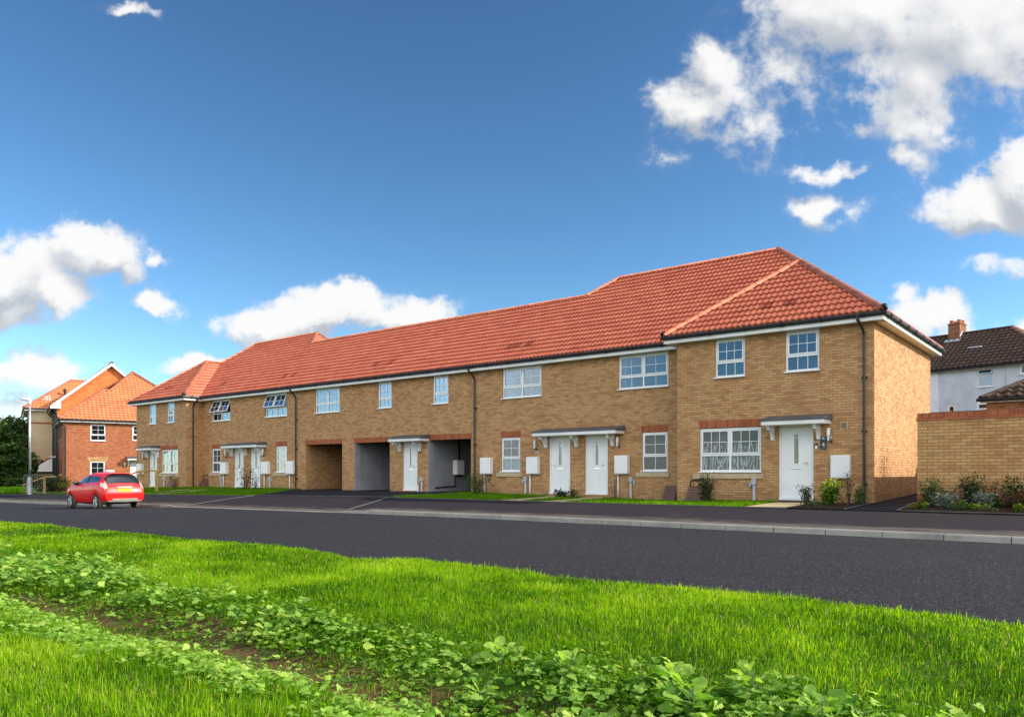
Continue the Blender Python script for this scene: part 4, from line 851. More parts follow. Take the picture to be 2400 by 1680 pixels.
# ------------------------------------------------------------------ pale house beyond the wall
def pale_house():
    D = 45; P = (-7.773, 51.3 - 0.0); rz = rad(-14.5)
    # px 2240 at 45 m
    u = (2240 - 1200) / 1812; P = (D * (VIEW[0] + RIGHT[0] * u), D * (VIEW[1] + RIGHT[1] * u), 0)
    H = empty('pale_house', (P[0], P[1], 1.4), rz, False, 'pale grey rendered house with brown tiled roof behind the brick wall', 'house')
    dz = -1.4; X0, X1, dep = -9.0, 9.5, 8.0
    holes = [(1.15, 1.99, 5.94 + dz, 7.0 + dz), (-.46, -.04, 4.3 + dz, 5.07 + dz), (1.13, 1.97, 3.9 + dz, 5.07 + dz), (3.29, 4.1, 6.46 + dz, 7.02 + dz)]
    w = MB(); wall_holes(w, -.94, X1, -1.0, 7.08 + dz, 0, holes, .1); w.quad((X1, 0, -1), (X1, dep, -1), (X1, dep, 7.08 + dz), (X1, 0, 7.08 + dz)); w.quad((X1, dep, -1), (X0, dep, -1), (X0, dep, 7.08 + dz), (X1, dep, 7.08 + dz)); w.build('wall', M['bluerender'], H)
    MB().box(X0, -.945, -.05, dep - .01, -1, 7.06 + dz).build('wall', M['greypaint'], H, label='white painted part of the rendered wall')
    MB().tube([(2.62, -.03, -1), (2.62, -.03, 7.0 + dz)], .012, 6).build('cable', M['grey'], H)
    MB().box(2.95, 3.17, -.006, .01, 6.83 + dz, 6.92 + dz).build('air_brick', M['grey'], H)
    o = window(H, 1.15, 1.99, 5.94 + dz, 7.0 + dz, 0, top=(1, 1), low=(1, 1), zt=6.62 + dz, curtain='netpale', upper=True, openl=True)
    window(H, -.46, -.04, 4.3 + dz, 5.05 + dz, 0, top=(1, 1), low=None, curtain='dark'); window(H, 1.13, 1.97, 3.9 + dz, 5.05 + dz, 0, top=(1, 1), low=(1, 1), zt=4.68 + dz, curtain='dark'); window(H, 3.29, 4.1, 6.46 + dz, 7.02 + dz, 0, top=(1, 1), low=None, curtain='dark')
    R = Roof(); ze = 7.12 + dz; k = .70; run = 3.6; e = -.3
    R.plane((0, e, ze), (1, 0, 0), (0, 1, 0), k, X0, 5.35, lambda x: 0, lambda x: min(run, 5.35 - x), gauge=.36, per=.30, A=.06, lip=.05)
    R.plane((5.35, 0, ze), (0, 1, 0), (-1, 0, 0), k, e, e + 2 * run, lambda y: 0, lambda y: min(y - e, e + 2 * run - y), gauge=.36, per=.30, A=.06, lip=.05)
    R.plane((0, e + 2 * run, ze), (1, 0, 0), (0, -1, 0), k, X0, 5.35, lambda x: 0, lambda x: min(run, 5.35 - x), gauge=.36, per=.30, A=.06, lip=.05)
    ro = R.build(M['oldtile'], H); zr = ze + k * run
    rt = Runs(); ridge_tiles((X0, e + run, zr + .07), (5.35 - run, e + run, zr + .07), rt, .12); rt.build('ridge_tiles', M['oldtile'], ro)
    rt = Runs(); ridge_tiles((5.35, e, ze + .05), (5.35 - run, e + run, zr + .06), rt, .14); ridge_tiles((5.35, e + 2 * run, ze + .05), (5.35 - run, e + run, zr + .06), rt, .14); rt.build('hip_tiles', M['oldridge'], ro)
    v = MB()
    for i in range(4): v.box(.05 + i * .19, .22 + i * .19, e + 1.72, e + 2.0, ze + k * 1.86 + .03, ze + k * 1.86 + .09)
    v.build('roof_patch', M['bluerender'], ro, label='four whitened roof tiles')
    f = MB(); f.box(X0, 5.3, -.26, -.235, 6.98 + dz, 7.10 + dz); f.build('fascia', M['fascia'], H); gutter([(X0, -.33, ze - .06), (5.35, -.33, ze - .06)]).build('gutter', M['black'], H)
    c0, c1, y0, y1 = -1.62, -.94, e + run - .55, e + run + .35
    ch = MB(); ch.box(c0, c1, y0, y1, ze + 1.2, zr + .58); ch.box(c0 - .03, c1 + .03, y0 - .03, y1 + .03, zr + .58, zr + .66)
    co = ch.build('chimney', M['oldbrick'], ro)
    for i in range(4):
        xx = c0 + .13 + .42 * (i % 2); yy = y0 + .22 + .45 * (i // 2)
        MB().tube([(xx, yy, zr + .63), (xx, yy, zr + .88)], [.14, .115], 12).build('chimney_pot', M['chimneypot'], co, smooth=False)
    MB().add([(c0 - .12, y0 - .02, ze + k * (y0 - .02 - e) + .09), (c1 + .12, y0 - .02, ze + k * (y0 - .02 - e) + .09), (c1 + .12, y0 - .3, ze + k * (y0 - .3 - e) + .09), (c0 - .12, y0 - .3, ze + k * (y0 - .3 - e) + .09)], [(3, 2, 1, 0)]).add([(c1 + .004, y0, ze + k * (y0 - e) + .02), (c1 + .004, y1 - .5, zr + .1), (c1 + .004, y1 - .5, zr + .22), (c1 + .004, y0, ze + k * (y0 - e) + .25)], [(0, 1, 2, 3)]).build('flashing', M['flash'], co)
pale_house()

def garage():
    D = 26; u = (2312 - 1200) / 1812; P = (D * (VIEW[0] + RIGHT[0] * u), D * (VIEW[1] + RIGHT[1] * u)); gz = .95
    G = empty('brick_outbuilding', (P[0], P[1], gz), 0, False, 'small brown brick outbuilding with dark tiled hipped roof behind the wall', 'outbuilding')
    w = MB(); w.box(0, 5.6, 0, 5.2, -.5, 3.45 - gz); w.build('wall', M['oldbrick'], G)
    R = Roof(); ze = 3.52 - gz; k = .52; e = -.15; run = 2.7; xa, xb = -.15, 5.75
    kw = dict(gauge=.36, per=.30, A=.06, lip=.05)
    R.plane((0, e, ze), (1, 0, 0), (0, 1, 0), k, xa, xb, lambda x: 0, lambda x: max(0, min(run, x - xa, xb - x)), **kw)
    R.plane((xa, 0, ze), (0, 1, 0), (1, 0, 0), k, e, e + 2 * run, lambda y: 0, lambda y: max(0, min(y - e, e + 2 * run - y)), **kw)
    R.plane((xb, 0, ze), (0, 1, 0), (-1, 0, 0), k, e, e + 2 * run, lambda y: 0, lambda y: max(0, min(y - e, e + 2 * run - y)), **kw)
    R.plane((0, e + 2 * run, ze), (1, 0, 0), (0, -1, 0), k, xa, xb, lambda x: 0, lambda x: max(0, min(run, x - xa, xb - x)), **kw)
    ro = R.build(M['oldtile'], G); rt = Runs(); ridge_tiles((xa, e, ze + .05), (xa + run, e + run, ze + k * run + .06), rt, .12); ridge_tiles((xb, e, ze + .05), (xb - run, e + run, ze + k * run + .06), rt, .12); rt.build('hip_tiles', M['oldtile'], ro)
    MB().box(xa - .02, xb, e + .02, e + .045, ze - .13, ze - .01).build('fascia', M['flash'], G); gutter([(xa - .12, e - .05, ze - .03), (xb, e - .05, ze - .03)]).build('gutter', M['black'], G)
garage()
def shed():
    D = 27; u = (2255 - 1200) / 1812; P = (D * (VIEW[0] + RIGHT[0] * u), D * (VIEW[1] + RIGHT[1] * u)); g = .9
    Sx = empty('garden_shed', (P[0], P[1], g), 0, False, 'low shed with flat dark felt roof showing just above the wall', 'shed')
    b = MB(); b.box(-1.1, .45, 0, 1.6, -.3, 3.13 - g); b.build('wall', M['oldbrick'], Sx); MB().box(-1.2, .55, -.1, 1.7, 3.135 - g, 3.2 - g).build('roof', M['black'], Sx, bevel=.015)
shed()

# ------------------------------------------------------------------ red brick house and flats on the left
def left_houses():
    rz = rad(71.47); P = (-62.446, 24.462)
    H = empty('red_brick_house', (P[0], P[1], -.12), rz, False, 'red brick house with orange hipped roof behind the red car', 'house')
    g = .12; W_ = 10.7
    holes = [(1.80, 2.84, 3.57 + g, 4.80 + g), (1.78, 2.80, .95 + g, 2.0 + g), (4.70, 5.74, 3.65 + g, 4.80 + g), (4.55, 5.5, 0 + g, 2.05 + g)]
    w = MB(); wall_holes(w, 0, W_, -.6, 5.0 + g, 0, holes, .1); 
    lw = [(0, 1)]
    w.quad((0, 7.95, -.6), (0, 0, -.6), (0, 0, 5.1 + g), (0, 7.95, 5.1 + g)); w.quad((W_, 0, -.6), (W_, 7.95, -.6), (W_, 7.95, 5.1 + g), (W_, 0, 5.1 + g)); w.build('wall', M['redbrick'], H)
    for i, h in enumerate(holes[:3]): window(H, *h, 0, top=(2, 2), low=(2, 1) if i != 1 else None, zt=h[2] + .42, curtain='dark')
    MB().prism([(1.68, -.006, 2.0 + g), (2.90, -.006, 2.0 + g), (3.02, -.006, 2.32 + g), (1.56, -.006, 2.32 + g)], (0, .05, 0)).build('lintel', M['buff'], H)
    door(H, 4.55, 5.5, 0 + g, 2.05 + g, 0, 'r'); canopy(H, 4.3, 6.0, 0, (4.42, 5.85), z=2.1 + g, dep=.6); wall_lamp(H, 4.15, 0, 1.6 + g, 1.92 + g)
    # small openings on the flank
    for (y, z) in ((1.6, 3.7), (1.6, 1.0), (4.4, 3.7), (4.4, 1.0)): MB().box(-.012, .02, y, y + .9, z + g, z + 1.15 + g).build('window', M['dark'], H); MB().box(-.05, .0, y - .08, y + .98, z + g - .1, z + g).build('stone_sill', M['stone'], H)
    R = Roof(); ze = 5.12 + g; e = -.33; a = -.33; b = W_ + .33; run = 5.35 + .33
    def rh(x):
        if x < 2.95: l = x - a
        elif x < 3.4: l = 2.95 - a
        else: l = min(x - a - .45 + .45 * max(0, (x - 3.4) / 1.95), x - a)
        return max(0, min(l, b - x, run))
    R.plane((0, e, ze), (1, 0, 0), (0, 1, 0), KP, a, b, lambda x: 0, rh, per=.3, A=.05, gauge=.34, darks=[(5.9, 1.5), (6.6, 1.5)])
    R.plane((a, 0, ze), (0, 1, 0), (1, 0, 0), KP, e, 8.0, lambda y: 0, lambda y: max(0, min(y - e, run)), per=.3)
    R.plane((b, 0, ze), (0, 1, 0), (-1, 0, 0), KP, e, 8.0, lambda y: 0, lambda y: max(0, min(y - e, run)), per=.3)
    ro = R.build(M['tile2'], H); rt = Runs(); q = lambda x, r: (x, e + r, ze + KP * r + .06)
    ridge_tiles(q(a, 0), q(2.95, 2.95 - a), rt, .15); ridge_tiles(q(2.95, 2.95 - a), q(3.4, 2.95 - a), rt, .15); ridge_tiles(q(3.4, 2.95 - a), q(5.35, run), rt, .15); ridge_tiles(q(b, 0), q(5.35, run), rt, .15); ridge_tiles(q(5.35, run), (5.35, 8, ze + KP * run + .06), rt, .15)
    rt.build('ridge_tiles', M['ridge'], ro, smooth=True)
    f = MB(); f.box(a + .03, b - .03, -.30, -.272, 4.93 + g, 5.10 + g); f.box(a + .032, a + .06, -.27, 8.0, 4.93 + g, 5.10 + g); f.box(a + .06, 0, -.27, 8, 4.935 + g, 4.95 + g); f.box(0, b - .03, -.27, .05, 4.935 + g, 4.95 + g); f.build('fascia', M['fascia'], H)
    gutter([(b, -.36, ze - .05), (a - .03, -.36, ze - .05), (a - .03, 7.9, ze - .05)]).build('gutter', M['black'], H)
    dp = MB(); dp.tube([(-.3, -.34, ze - .1), (-.2, -.25, ze - .3), (.14, -.08, ze - .55), (.14, -.08, -.1)], .045, 8); dp.build('downpipe', M['black'], H)
    dp = MB(); dp.tube([(-.34, 5.6, ze - .1), (-.1, 5.6, ze - .5), (-.08, 5.6, -.1)], .05, 8); dp.build('downpipe', M['black'], H)
    # the flats
    F = empty('block_of_flats', (P[0], P[1], -.12), rz, False, 'three storey flats with orange gable, cream rendered bay and many black downpipes', 'flats')
    w = MB(); y0, y1 = 8.0, 19.0; ev = 6.75 + g; pk = 10.55 + g; uc = 4.0
    w.add([(0, y0, -.6), (8, y0, -.6), (8, y0, ev + .25), (uc, y0, pk - .1), (0, y0, ev + .25)], [(0, 1, 2, 3, 4)])
    w.build('gable_wall', M['orangebrick'], F)
    w = MB(); w.quad((0, y1, -.6), (0, y0, -.6), (0, y0, 4.6), (0, y1, 4.6)); w.quad((8, y0, -.6), (8, y1, -.6), (8, y1, ev + .2), (8, y0, ev + .2)); w.build('brick_wall', M['redbrick'], F)
    w = MB(); w.box(-.03, .0, y0 + .02, 15.98, 4.6, ev + .1); w.box(-1.9, 3.9, 16, 26, -.5, 6.95 + g); w.build('rendered_wall', M['cream'], F)
    MB().box(-1.93, 3.93, 15.97, 26.03, 5.62 + g, 5.76 + g).build('string_course', M['redband'], F)
    R = Roof(); kk = (pk - ev) / (uc + .45)
    R.plane((-.45, 0, ev), (0, 1, 0), (1, 0, 0), kk, y0 - .35, 22, lambda y: 0, lambda y: uc + .45, per=.3); R.plane((8.45, 0, ev), (0, 1, 0), (-1, 0, 0), kk, y0 - .35, 22, lambda y: 0, lambda y: uc + .45, per=.3)
    zc = 7.0 + g; ec = 15.6; ac = -2.3
    R.plane((0, ec, zc), (1, 0, 0), (0, 1, 0), KP, ac, 4.5, lambda x: 0, lambda x: max(0, min(x - ac, 4.0)), per=.3, gauge=.42); R.plane((ac, 0, zc), (0, 1, 0), (1, 0, 0), KP, ec, 26, lambda y: 0, lambda y: max(0, min(y - ec, 4.0)), per=.3)
    ro = R.build(M['tile2'], F, 'roof'); rt = Runs(); ridge_tiles((ac, ec, zc + .05), (ac + 4, ec + 4, zc + 4 * KP + .05), rt, .15); ridge_tiles((ac + 4, ec + 4, zc + 4 * KP + .05), (4.5, ec + 4, zc + 4 * KP + .05), rt, .13); ridge_tiles((uc, y0 - .35, pk + .06), (uc, 22, pk + .06), rt, .14); rt.build('ridge_tiles', M['ridge'], ro, smooth=True)
    bb = MB(); t = .05; d = .26; yb = y0 - .36
    for (xa, xb) in ((-.45, uc), (8.45, uc)):
        bb.prism([(xa, yb, ev - d + .03), (xb, yb, pk - d + .03), (xb, yb, pk + .02), (xa, yb, ev + .02)] if xa < xb else [(xb, yb, pk - d + .03), (xa, yb, ev - d + .03), (xa, yb, ev + .02), (xb, yb, pk + .02)], (0, t, 0))
    bb.prism([(-.55, yb - .004, ev - .28), (.22, yb - .004, ev - .28), (.22, yb - .004, ev + .42), (-.55, yb - .004, ev - .1)], (0, .35, 0)); bb.build('bargeboard', M['fascia'], F)
    MB().box(-.45, -.42, y0 - .3, 15.7, ev - .25, ev - .05).build('fascia', M['fascia'], F)
    f = MB(); f.box(ac + .03, 0, ec + .03, ec + .06, zc - .22, zc - .03); f.box(ac + .03, ac + .06, ec + .06, 26, zc - .22, zc - .03); f.box(ac + .07, .0, ec + .06, 16, zc - .22, zc - .2); f.box(ac + .06, -1.9, 16, 26, zc - .22, zc - .2); f.build('fascia', M['fascia'], F)
    gutter([(-.52, y0 - .35, ev - .05), (-.52, 15.6, ev - .05)]).build('gutter', M['black'], F); gutter([(-.2, ec - .06, zc - .06), (ac - .05, ec - .06, zc - .06), (ac - .05, 26, zc - .06)]).build('gutter', M['black'], F)
    for y in (8.4, 10.0, 12.2, 14.6): MB().tube([(-.52, y, ev - .1), (-.42, y, ev - .3), (-.1, y, ev - .62), (-.08, y, ev - .8), (-.08, y, -.1)], .055, 8).build('downpipe', M['black'], F)
    MB().tube([(1.0, 17.2, zc + 1.0), (1.0, 17.2, zc + 1.95)], [.09, .09], 8).tube([(1.0, 17.2, zc + 1.75), (1.0, 17.2, zc + 2.05)], .15, 8).build('vent_pipe', M['black'], F)
    MB().add([(-.75, ec + .95, zc + .80), (-.15, ec + .95, zc + .80), (-.15, ec + 1.6, zc + 1.31), (-.75, ec + 1.6, zc + 1.31)], [(0, 1, 2, 3)]).build('rooflight', M['flash'], F)
    pr = MB(); pr.prism([(-2.1, 14.6, 1.42), (-.02, 14.6, 2.78), (-.02, 14.6, 2.9), (-2.1, 14.6, 1.54)], (0, 1.4, 0)); po = pr.build('porch_roof', M['tile2'], F); MB().prism([(-1.95, 14.66, 1.36), (-.02, 14.66, 1.36), (-.02, 14.66, 2.7), (-1.95, 14.66, 1.43)], (0, .05, 0)).build('porch_panel', M['fascia'], po)
    for x in (-1.9,): MB().box(x, x + .1, 14.65, 14.75, -.3, 1.4).build('porch_post', M['white'], po)
    MB().box(-.02, .0, 14.7, 15.95, -.3, 1.6).build('door', M['dark'], F)
    for (y, z) in ((20, 5.2), (22.5, 5.2), (20, 2.6), (22.5, 2.6)): MB().box(-1.93, -1.88, y, y + 1.0, z, z + 1.1).build('window', M['dark'], F)
    MB().box(-.5, .0, 9.0, 11, 2.42 + g, 2.52 + g).build('canopy', M['white'], F)
left_houses()

# ------------------------------------------------------------------ street lamp, handrails, fence
def street_lamp():
    x, y = -51.08, 18.17; g = -.36
    L = empty('street_lamp', (x, y, g), 0, False, 'tall pale grey street lamp with a short arm beside the flats', 'street lamp'); H = 5.78
    MB().tube([(0, 0, -.1), (0, 0, 1.18), (0, 0, 1.2)], [.115, .115, .075], 14).build('pole_base', M['galv'], L, smooth=False); MB().tube([(0, 0, 1.19), (0, 0, H)], [.072, .055], 14).build('pole', M['galv'], L, smooth=True)
    MB().box(-.05, .05, -.122, -.112, .45, .95).build('service_door', M['galv'], L)
    d = Vector((-RIGHT[0], -RIGHT[1], 0)).normalized(); q = lambda r, z: tuple(d * r + Vector((0, 0, z)))
    h = MB(); h.tube([q(-.06, H - .02), q(.06, H), q(.34, H + .04), q(.62, H + .06)], [.09, .10, .085, .03], 10); h.tube([q(0, H - .3), q(0, H + .05)], .075, 10); ho = h.build('lamp_head', M['white'], L, smooth=True)
    MB().tube([q(.03, H + .05), q(.03, H + .18)], [.05, .04], 8).build('photocell', M['lampglass'], ho)
street_lamp()
def rail(label, posts, line, D):
    pt = lambda px, py: tuple(D * c for c in ((VIEW[0] + RIGHT[0] * (px - 1200) / 1812), (VIEW[1] + RIGHT[1] * (px - 1200) / 1812))) + (1 - (py - 1111) / 1812 * D,)
    P0 = pt(posts[0][0], posts[0][2]); R_ = empty('timber_handrail', (P0[0], P0[1], P0[2]), 0, True, label, 'handrail', 'timber handrails')
    for (px, a, b) in posts:
        t = pt(px, a); q = pt(px, b); MB().box(t[0] - .06, t[0] + .06, t[1] - .06, t[1] + .06, q[2] - .2, t[2]).build('post', M['wood'], R_, bevel=.008)
    MB().tube([pt(*l) for l in line], .045, 8).build('rail', M['wood'], R_)
rail('timber handrail with two posts beside the red car', [(329, 1104, 1156), (367, 1103, 1150)], [(309, 1110), (328, 1103.5), (380, 1102)], 40.0)
rail('timber handrail sloping up behind the street lamp', [(66, 1130, 1160), (104, 1119, 1150)], [(52, 1137.5), (105, 1117.5), (132, 1117)], 49.5)
def mesh_fence():
    D = 52; a = [(62, 1113), (126, 1112)]
    pt = lambda px, py: Vector((D * (VIEW[0] + RIGHT[0] * (px - 1200) / 1812), D * (VIEW[1] + RIGHT[1] * (px - 1200) / 1812), 1 - (py - 1111) / 1812 * D))
    p, q = pt(56, 1113), pt(124, 1112); F = empty('railing', (p.x, p.y, -.4), 0, True, 'thin metal bar railing in front of the cream rendered flats', 'railing')
    b = MB(); b.tube([p, q], .022, 6); b.tube([p - Vector((0, 0, 1.15)), q - Vector((0, 0, 1.15))], .02, 6); b.build('top_rail', M['darkrail'], F)
    b = MB(); n = 13
    for i in range(n + 1):
        r = p.lerp(q, i / n); b.tube([r, r - Vector((0, 0, 1.3))], .012, 5)
    b.build('bars', M['darkrail'], F)
mesh_fence()

# ------------------------------------------------------------------ the red car
def car():
    zw = float(z_road(-30)) + .012
    K = empty('parked_car', (-30.05, 13.2, zw), rad(180), False, 'red five door hatchback parked at the kerb, yellow number plate', 'car'); s = .904; K.scale = (s * .945, s, s * 1.02)
    # x, zlo, ylo, zmid, ymid, zsh, ysh, zbelt, ybelt, ztop, ytop, zroof, yroof, zc
    S_ = [(1.97, .34, .40, .46, .48, .56, .46, .60, .42, .62, .36, .63, .24, .64), (1.86, .24, .66, .46, .74, .64, .70, .70, .64, .73, .52, .75, .34, .76), (1.68, .22, .76, .50, .83, .74, .79, .80, .73, .83, .60, .86, .38, .875),
          (1.50, .50, .80, .60, .85, .79, .83, .85, .77, .88, .62, .91, .40, .925), (1.29, .645, .815, .70, .86, .83, .84, .89, .78, .92, .64, .95, .42, .965), (1.08, .50, .81, .62, .86, .86, .845, .92, .79, .95, .66, .98, .46, .995),
          (.90, .22, .79, .56, .85, .87, .845, .945, .795, .975, .70, 1.00, .52, 1.02), (.50, .20, .78, .54, .85, .885, .845, .955, .80, 1.16, .70, 1.20, .58, 1.235), (.10, .20, .78, .54, .85, .895, .845, .965, .805, 1.325, .635, 1.385, .54, 1.43),
          (-.26, .20, .78, .54, .855, .90, .85, .975, .81, 1.365, .625, 1.43, .53, 1.475), (-.34, .20, .78, .54, .855, .905, .85, .98, .81, 1.368, .625, 1.435, .53, 1.48), (-.80, .22, .79, .56, .86, .925, .855, 1.005, .815, 1.345, .625, 1.43, .53, 1.478),
          (-.98, .50, .81, .62, .865, .94, .86, 1.02, .815, 1.325, .63, 1.42, .53, 1.47), (-1.20, .645, .82, .72, .87, .955, .86, 1.05, .81, 1.27, .645, 1.41, .53, 1.46), (-1.42, .50, .815, .64, .865, .96, .85, 1.07, .80, 1.22, .68, 1.395, .54, 1.445), (-1.56, .26, .80, .60, .86, .955, .835, 1.07, .775, 1.20, .68, 1.37, .56, 1.42),
          (-1.70, .26, .79, .60, .845, .93, .815, 1.03, .75, 1.13, .67, 1.24, .575, 1.29), (-1.82, .28, .77, .58, .825, .88, .79, .93, .74, .965, .67, .99, .56, 1.005), (-1.90, .29, .74, .56, .80, .80, .77, .83, .72, .85, .66, .86, .52, .87), (-1.955, .31, .70, .54, .77, .66, .74, .68, .70, .69, .64, .70, .5, .70), (-1.97, .33, .66, .50, .73, .58, .70, .60, .66, .61, .6, .615, .46, .62)]
    bm = bmesh.new(); rings = []
    for (x, zl, yl, zm, ym, zs, ys, zb, yb, zt, yt, zr, yr, zc) in S_:
        h = [(.62 * yl / .8, max(.18, zl - .02)), (yl, zl), (ym, zm), (ys, zs), (yb, zb), (yt, zt), (yr, zr)]
        pts = [(x, 0, .18 + (0 if abs(x) < 1.9 else .1))] + [(x, y, z) for y, z in h] + [(x, 0, zc)] + [(x, -y, z) for y, z in reversed(h)]
        rings.append([bm.verts.new(p) for p in pts])
    n = len(rings[0])
    def cls(i, j):
        j2 = min(j, n - 1 - j); xa, xb = S_[i][0], S_[i + 1][0]
        if j2 == 5 and xa <= .90 and xb >= -1.42 and not (-.27 < xa < -.25): return 1
        if j2 in (6, 7) and xa <= .90 and xb >= .10: return 1                # windscreen
        if j2 in (6, 7) and xa <= -1.55 and xb >= -1.83: return 1              # rear window
        if j2 in (4, 5) and xa <= -1.55 and xb >= -1.91 and not (xa > -1.6 and j2 == 5): return 2
        if j2 == 5 and (-.27 < xa < -.25): return 3
        if j2 in (0,): return 3
        if j2 == 1: return 3 if not xa < -1.55 else 4
        return 0
    for i in range(len(rings) - 1):
        for j in range(n):
            f = bm.faces.new((rings[i][j], rings[i][(j + 1) % n], rings[i + 1][(j + 1) % n], rings[i + 1][j])); f.material_index = cls(i, j); f.smooth = True
    for r, flip in ((rings[0], 0), (rings[-1], 1)):
        h = n // 2
        for j in range(h):
            q = (r[j], r[(j + 1) % n], r[(n - 1 - j) % n], r[(n - j) % n])
            q = tuple(dict.fromkeys(q))
            if len(q) > 2:
                f = bm.faces.new(q if flip else q[::-1]); f.smooth = True; f.material_index = 4 if (flip and j < 2) else 0
    bmesh.ops.recalc_face_normals(bm, faces=bm.faces)
    me = bpy.data.meshes.new('cage'); bm.to_mesh(me); bm.free()
    for k in ('carpaint', 'carglass', 'lenspale', 'underbody', 'valance'): me.materials.append(M[k])
    tmp = bpy.data.objects.new('cage', me); C.objects.link(tmp); m = tmp.modifiers.new('s', 'SUBSURF'); m.levels = m.render_levels = 2
    dg = bpy.context.evaluated_depsgraph_get(); ev = bpy.data.meshes.new_from_object(tmp.evaluated_get(dg))
    bpy.data.objects.remove(tmp)
    co = np.zeros(len(ev.vertices) * 3); ev.vertices.foreach_get('co', co); co = co.reshape(-1, 3)
    groups = {}
    for p in ev.polygons: groups.setdefault(p.material_index, []).append(tuple(p.vertices))
    def part(name, mi, m, sel=lambda c: True, parent=K):
        fs = [f for f in groups.get(mi, []) if sel(co[list(f)].mean(0))]
        if not fs: return None
        ids = sorted(set(i for f in fs for i in f)); mp = {a: b for b, a in enumerate(ids)}; b = MB(); b.add([tuple(co[i]) for i in ids], [tuple(mp[i] for i in f) for f in fs]); return b.build(name, m, parent, smooth=True)
    part('body', 0, M['carpaint'])
    part('underbody', 3, M['underbody']); part('bumper_insert', 4, M['valance'])
    part('windscreen', 1, M['carglass'], lambda c: c[0] > .05 and abs(c[1]) < .5 + .0 and c[2] > .9 and abs(c[1]) < .66 - (c[2] - 1.0) * .2)
    part('rear_window', 1, M['carglass'], lambda c: c[0] < -1.5)
    for sy in (1, -1):
        part('side_window', 1, M['carglass'], lambda c: -.30 < c[0] and sy * c[1] > .5 and abs(c[1]) >= .66 - (c[2] - 1.0) * .2); part('side_window', 1, M['carglass'], lambda c: -1.5 < c[0] <= -.30 and sy * c[1] > .5); part('tail_light', 2, M['lenspale'], lambda c: sy * c[1] > 0)
    MB().box(-1.965, -1.915, -.27, .27, .70, .82).build('number_plate', M['plate'], K, bevel=.008)
    MB().box(-1.93, -1.86, -.30, .30, .855, .885).build('boot_handle', M['chrome'], K, bevel=.01)
    MB().box(-1.985, -1.965, -.5, .5, .335, .43).build('diffuser', M['valance'], K, bevel=.01)
    MB().box(-1.66, -1.50, -.52, .52, 1.395, 1.42).build('spoiler', M['carpaint'], K, bevel=.01)
    MB().tube([(.05, .0, 1.47), (-.15, 0, 1.62)], .008, 6).build('aerial', M['black'], K)
    MB().box(-.62, -.3, -.16, .16, 1.47, 1.535).build('roof_sign', M['white'], K, bevel=.02)
    for sy in (1, -1):
        mr = MB(); mr.box(.55, .70, sy * .86 - .1, sy * .86 + .1, .95, 1.08); mr.box(.6, .66, sy * .8 - .08, sy * .8 + .08, .93, .98); mr.build('door_mirror', M['black'], K, bevel=.03)
        for z, x0, x1 in ((.84, .0, .14), (.87, -.95, -.81)): MB().box(x0 - .1, x1 - .1, sy * .848 - .02, sy * .848 + .02, z, z + .03).build('door_handle', M['carpaint'], K, bevel=.008)
        lm_ = MB(); lm_.tube([(.86, sy * .853, .62), (.2, sy * .866, .56), (-.75, sy * .871, .60)], .010, 6); lm_.build('door_crease', M['carpaint'], K)
        hl = MB(); hl.box(1.62, 1.86, sy * .62 - .1, sy * .62 + .1, .68, .78); hl.build('headlight', M['lampglass'], K, bevel=.03)
    for wx in (1.29, -1.20):
        for sy in (1, -1):
            y0, y1 = sy * .66, sy * .845; prof = [(.20, y0), (.285, y0), (.302, y0 + (y1 - y0) * .12), (.305, y0 + (y1 - y0) * .5), (.302, y0 + (y1 - y0) * .88), (.285, y1), (.215, y1), (.20, y1 - sy * .01)]
            N = 36; vs = []; fs = []
            for k in range(N):
                a = 2 * math.pi * k / N; vs += [(wx + r * math.cos(a), y, .305 + r * math.sin(a)) for r, y in prof]
            m_ = len(prof)
            for k in range(N):
                for j in range(m_): fs.append((k * m_ + j, k * m_ + (j + 1) % m_, ((k + 1) % N) * m_ + (j + 1) % m_, ((k + 1) % N) * m_ + j))
            wh = MB().add(vs, fs).build('wheel', M['tyre'], K)
            tr = MB(); N2 = 36; vs = []; fs = []
            for k in range(N2 + 1):
                a = 2 * math.pi * k / N2; vs += [(wx + .3065 * math.cos(a), y0 + (y1 - y0) * .14, .305 + .3065 * math.sin(a)), (wx + .3085 * math.cos(a), y0 + (y1 - y0) * .5, .305 + .3085 * math.sin(a)), (wx + .3065 * math.cos(a), y0 + (y1 - y0) * .84, .305 + .3065 * math.sin(a))]
            fs = [q for k in range(N2) for q in ((3 * k, 3 * k + 1, 3 * k + 4, 3 * k + 3), (3 * k + 1, 3 * k + 2, 3 * k + 5, 3 * k + 4))]
            tr.add(vs, fs).build('tread', M['tread'], wh)
            rm = MB(); yo = y1 - sy * .012
            rm.tube([(wx, yo - sy * .06, .305), (wx, yo - sy * .05, .305)], .2, 28)
            for k in range(5):
                a = 2 * math.pi * k / 5 + .3; c_, s__ = math.cos(a), math.sin(a)
                for da in (-.16, .16):
                    rm.tube([(wx + .045 * math.cos(a), yo - sy * .012, .305 + .045 * math.sin(a)), (wx + .20 * math.cos(a + da), yo - sy * .016, .305 + .20 * math.sin(a + da))], .017, 6)
            rm.tube([(wx, yo - sy * .05, .305), (wx, yo, .305)], .05, 14); rm.tube([(wx + .2 * math.cos(t * .1963), yo - sy * .012, .305 + .2 * math.sin(t * .1963)) for t in range(33)], .016, 6); rm.build('rim', M['alloy'], wh)
    MB().box(-1.5, 1.6, -.62, .62, .2, .62).build('floor_pan', M['underbody'], K)
car()

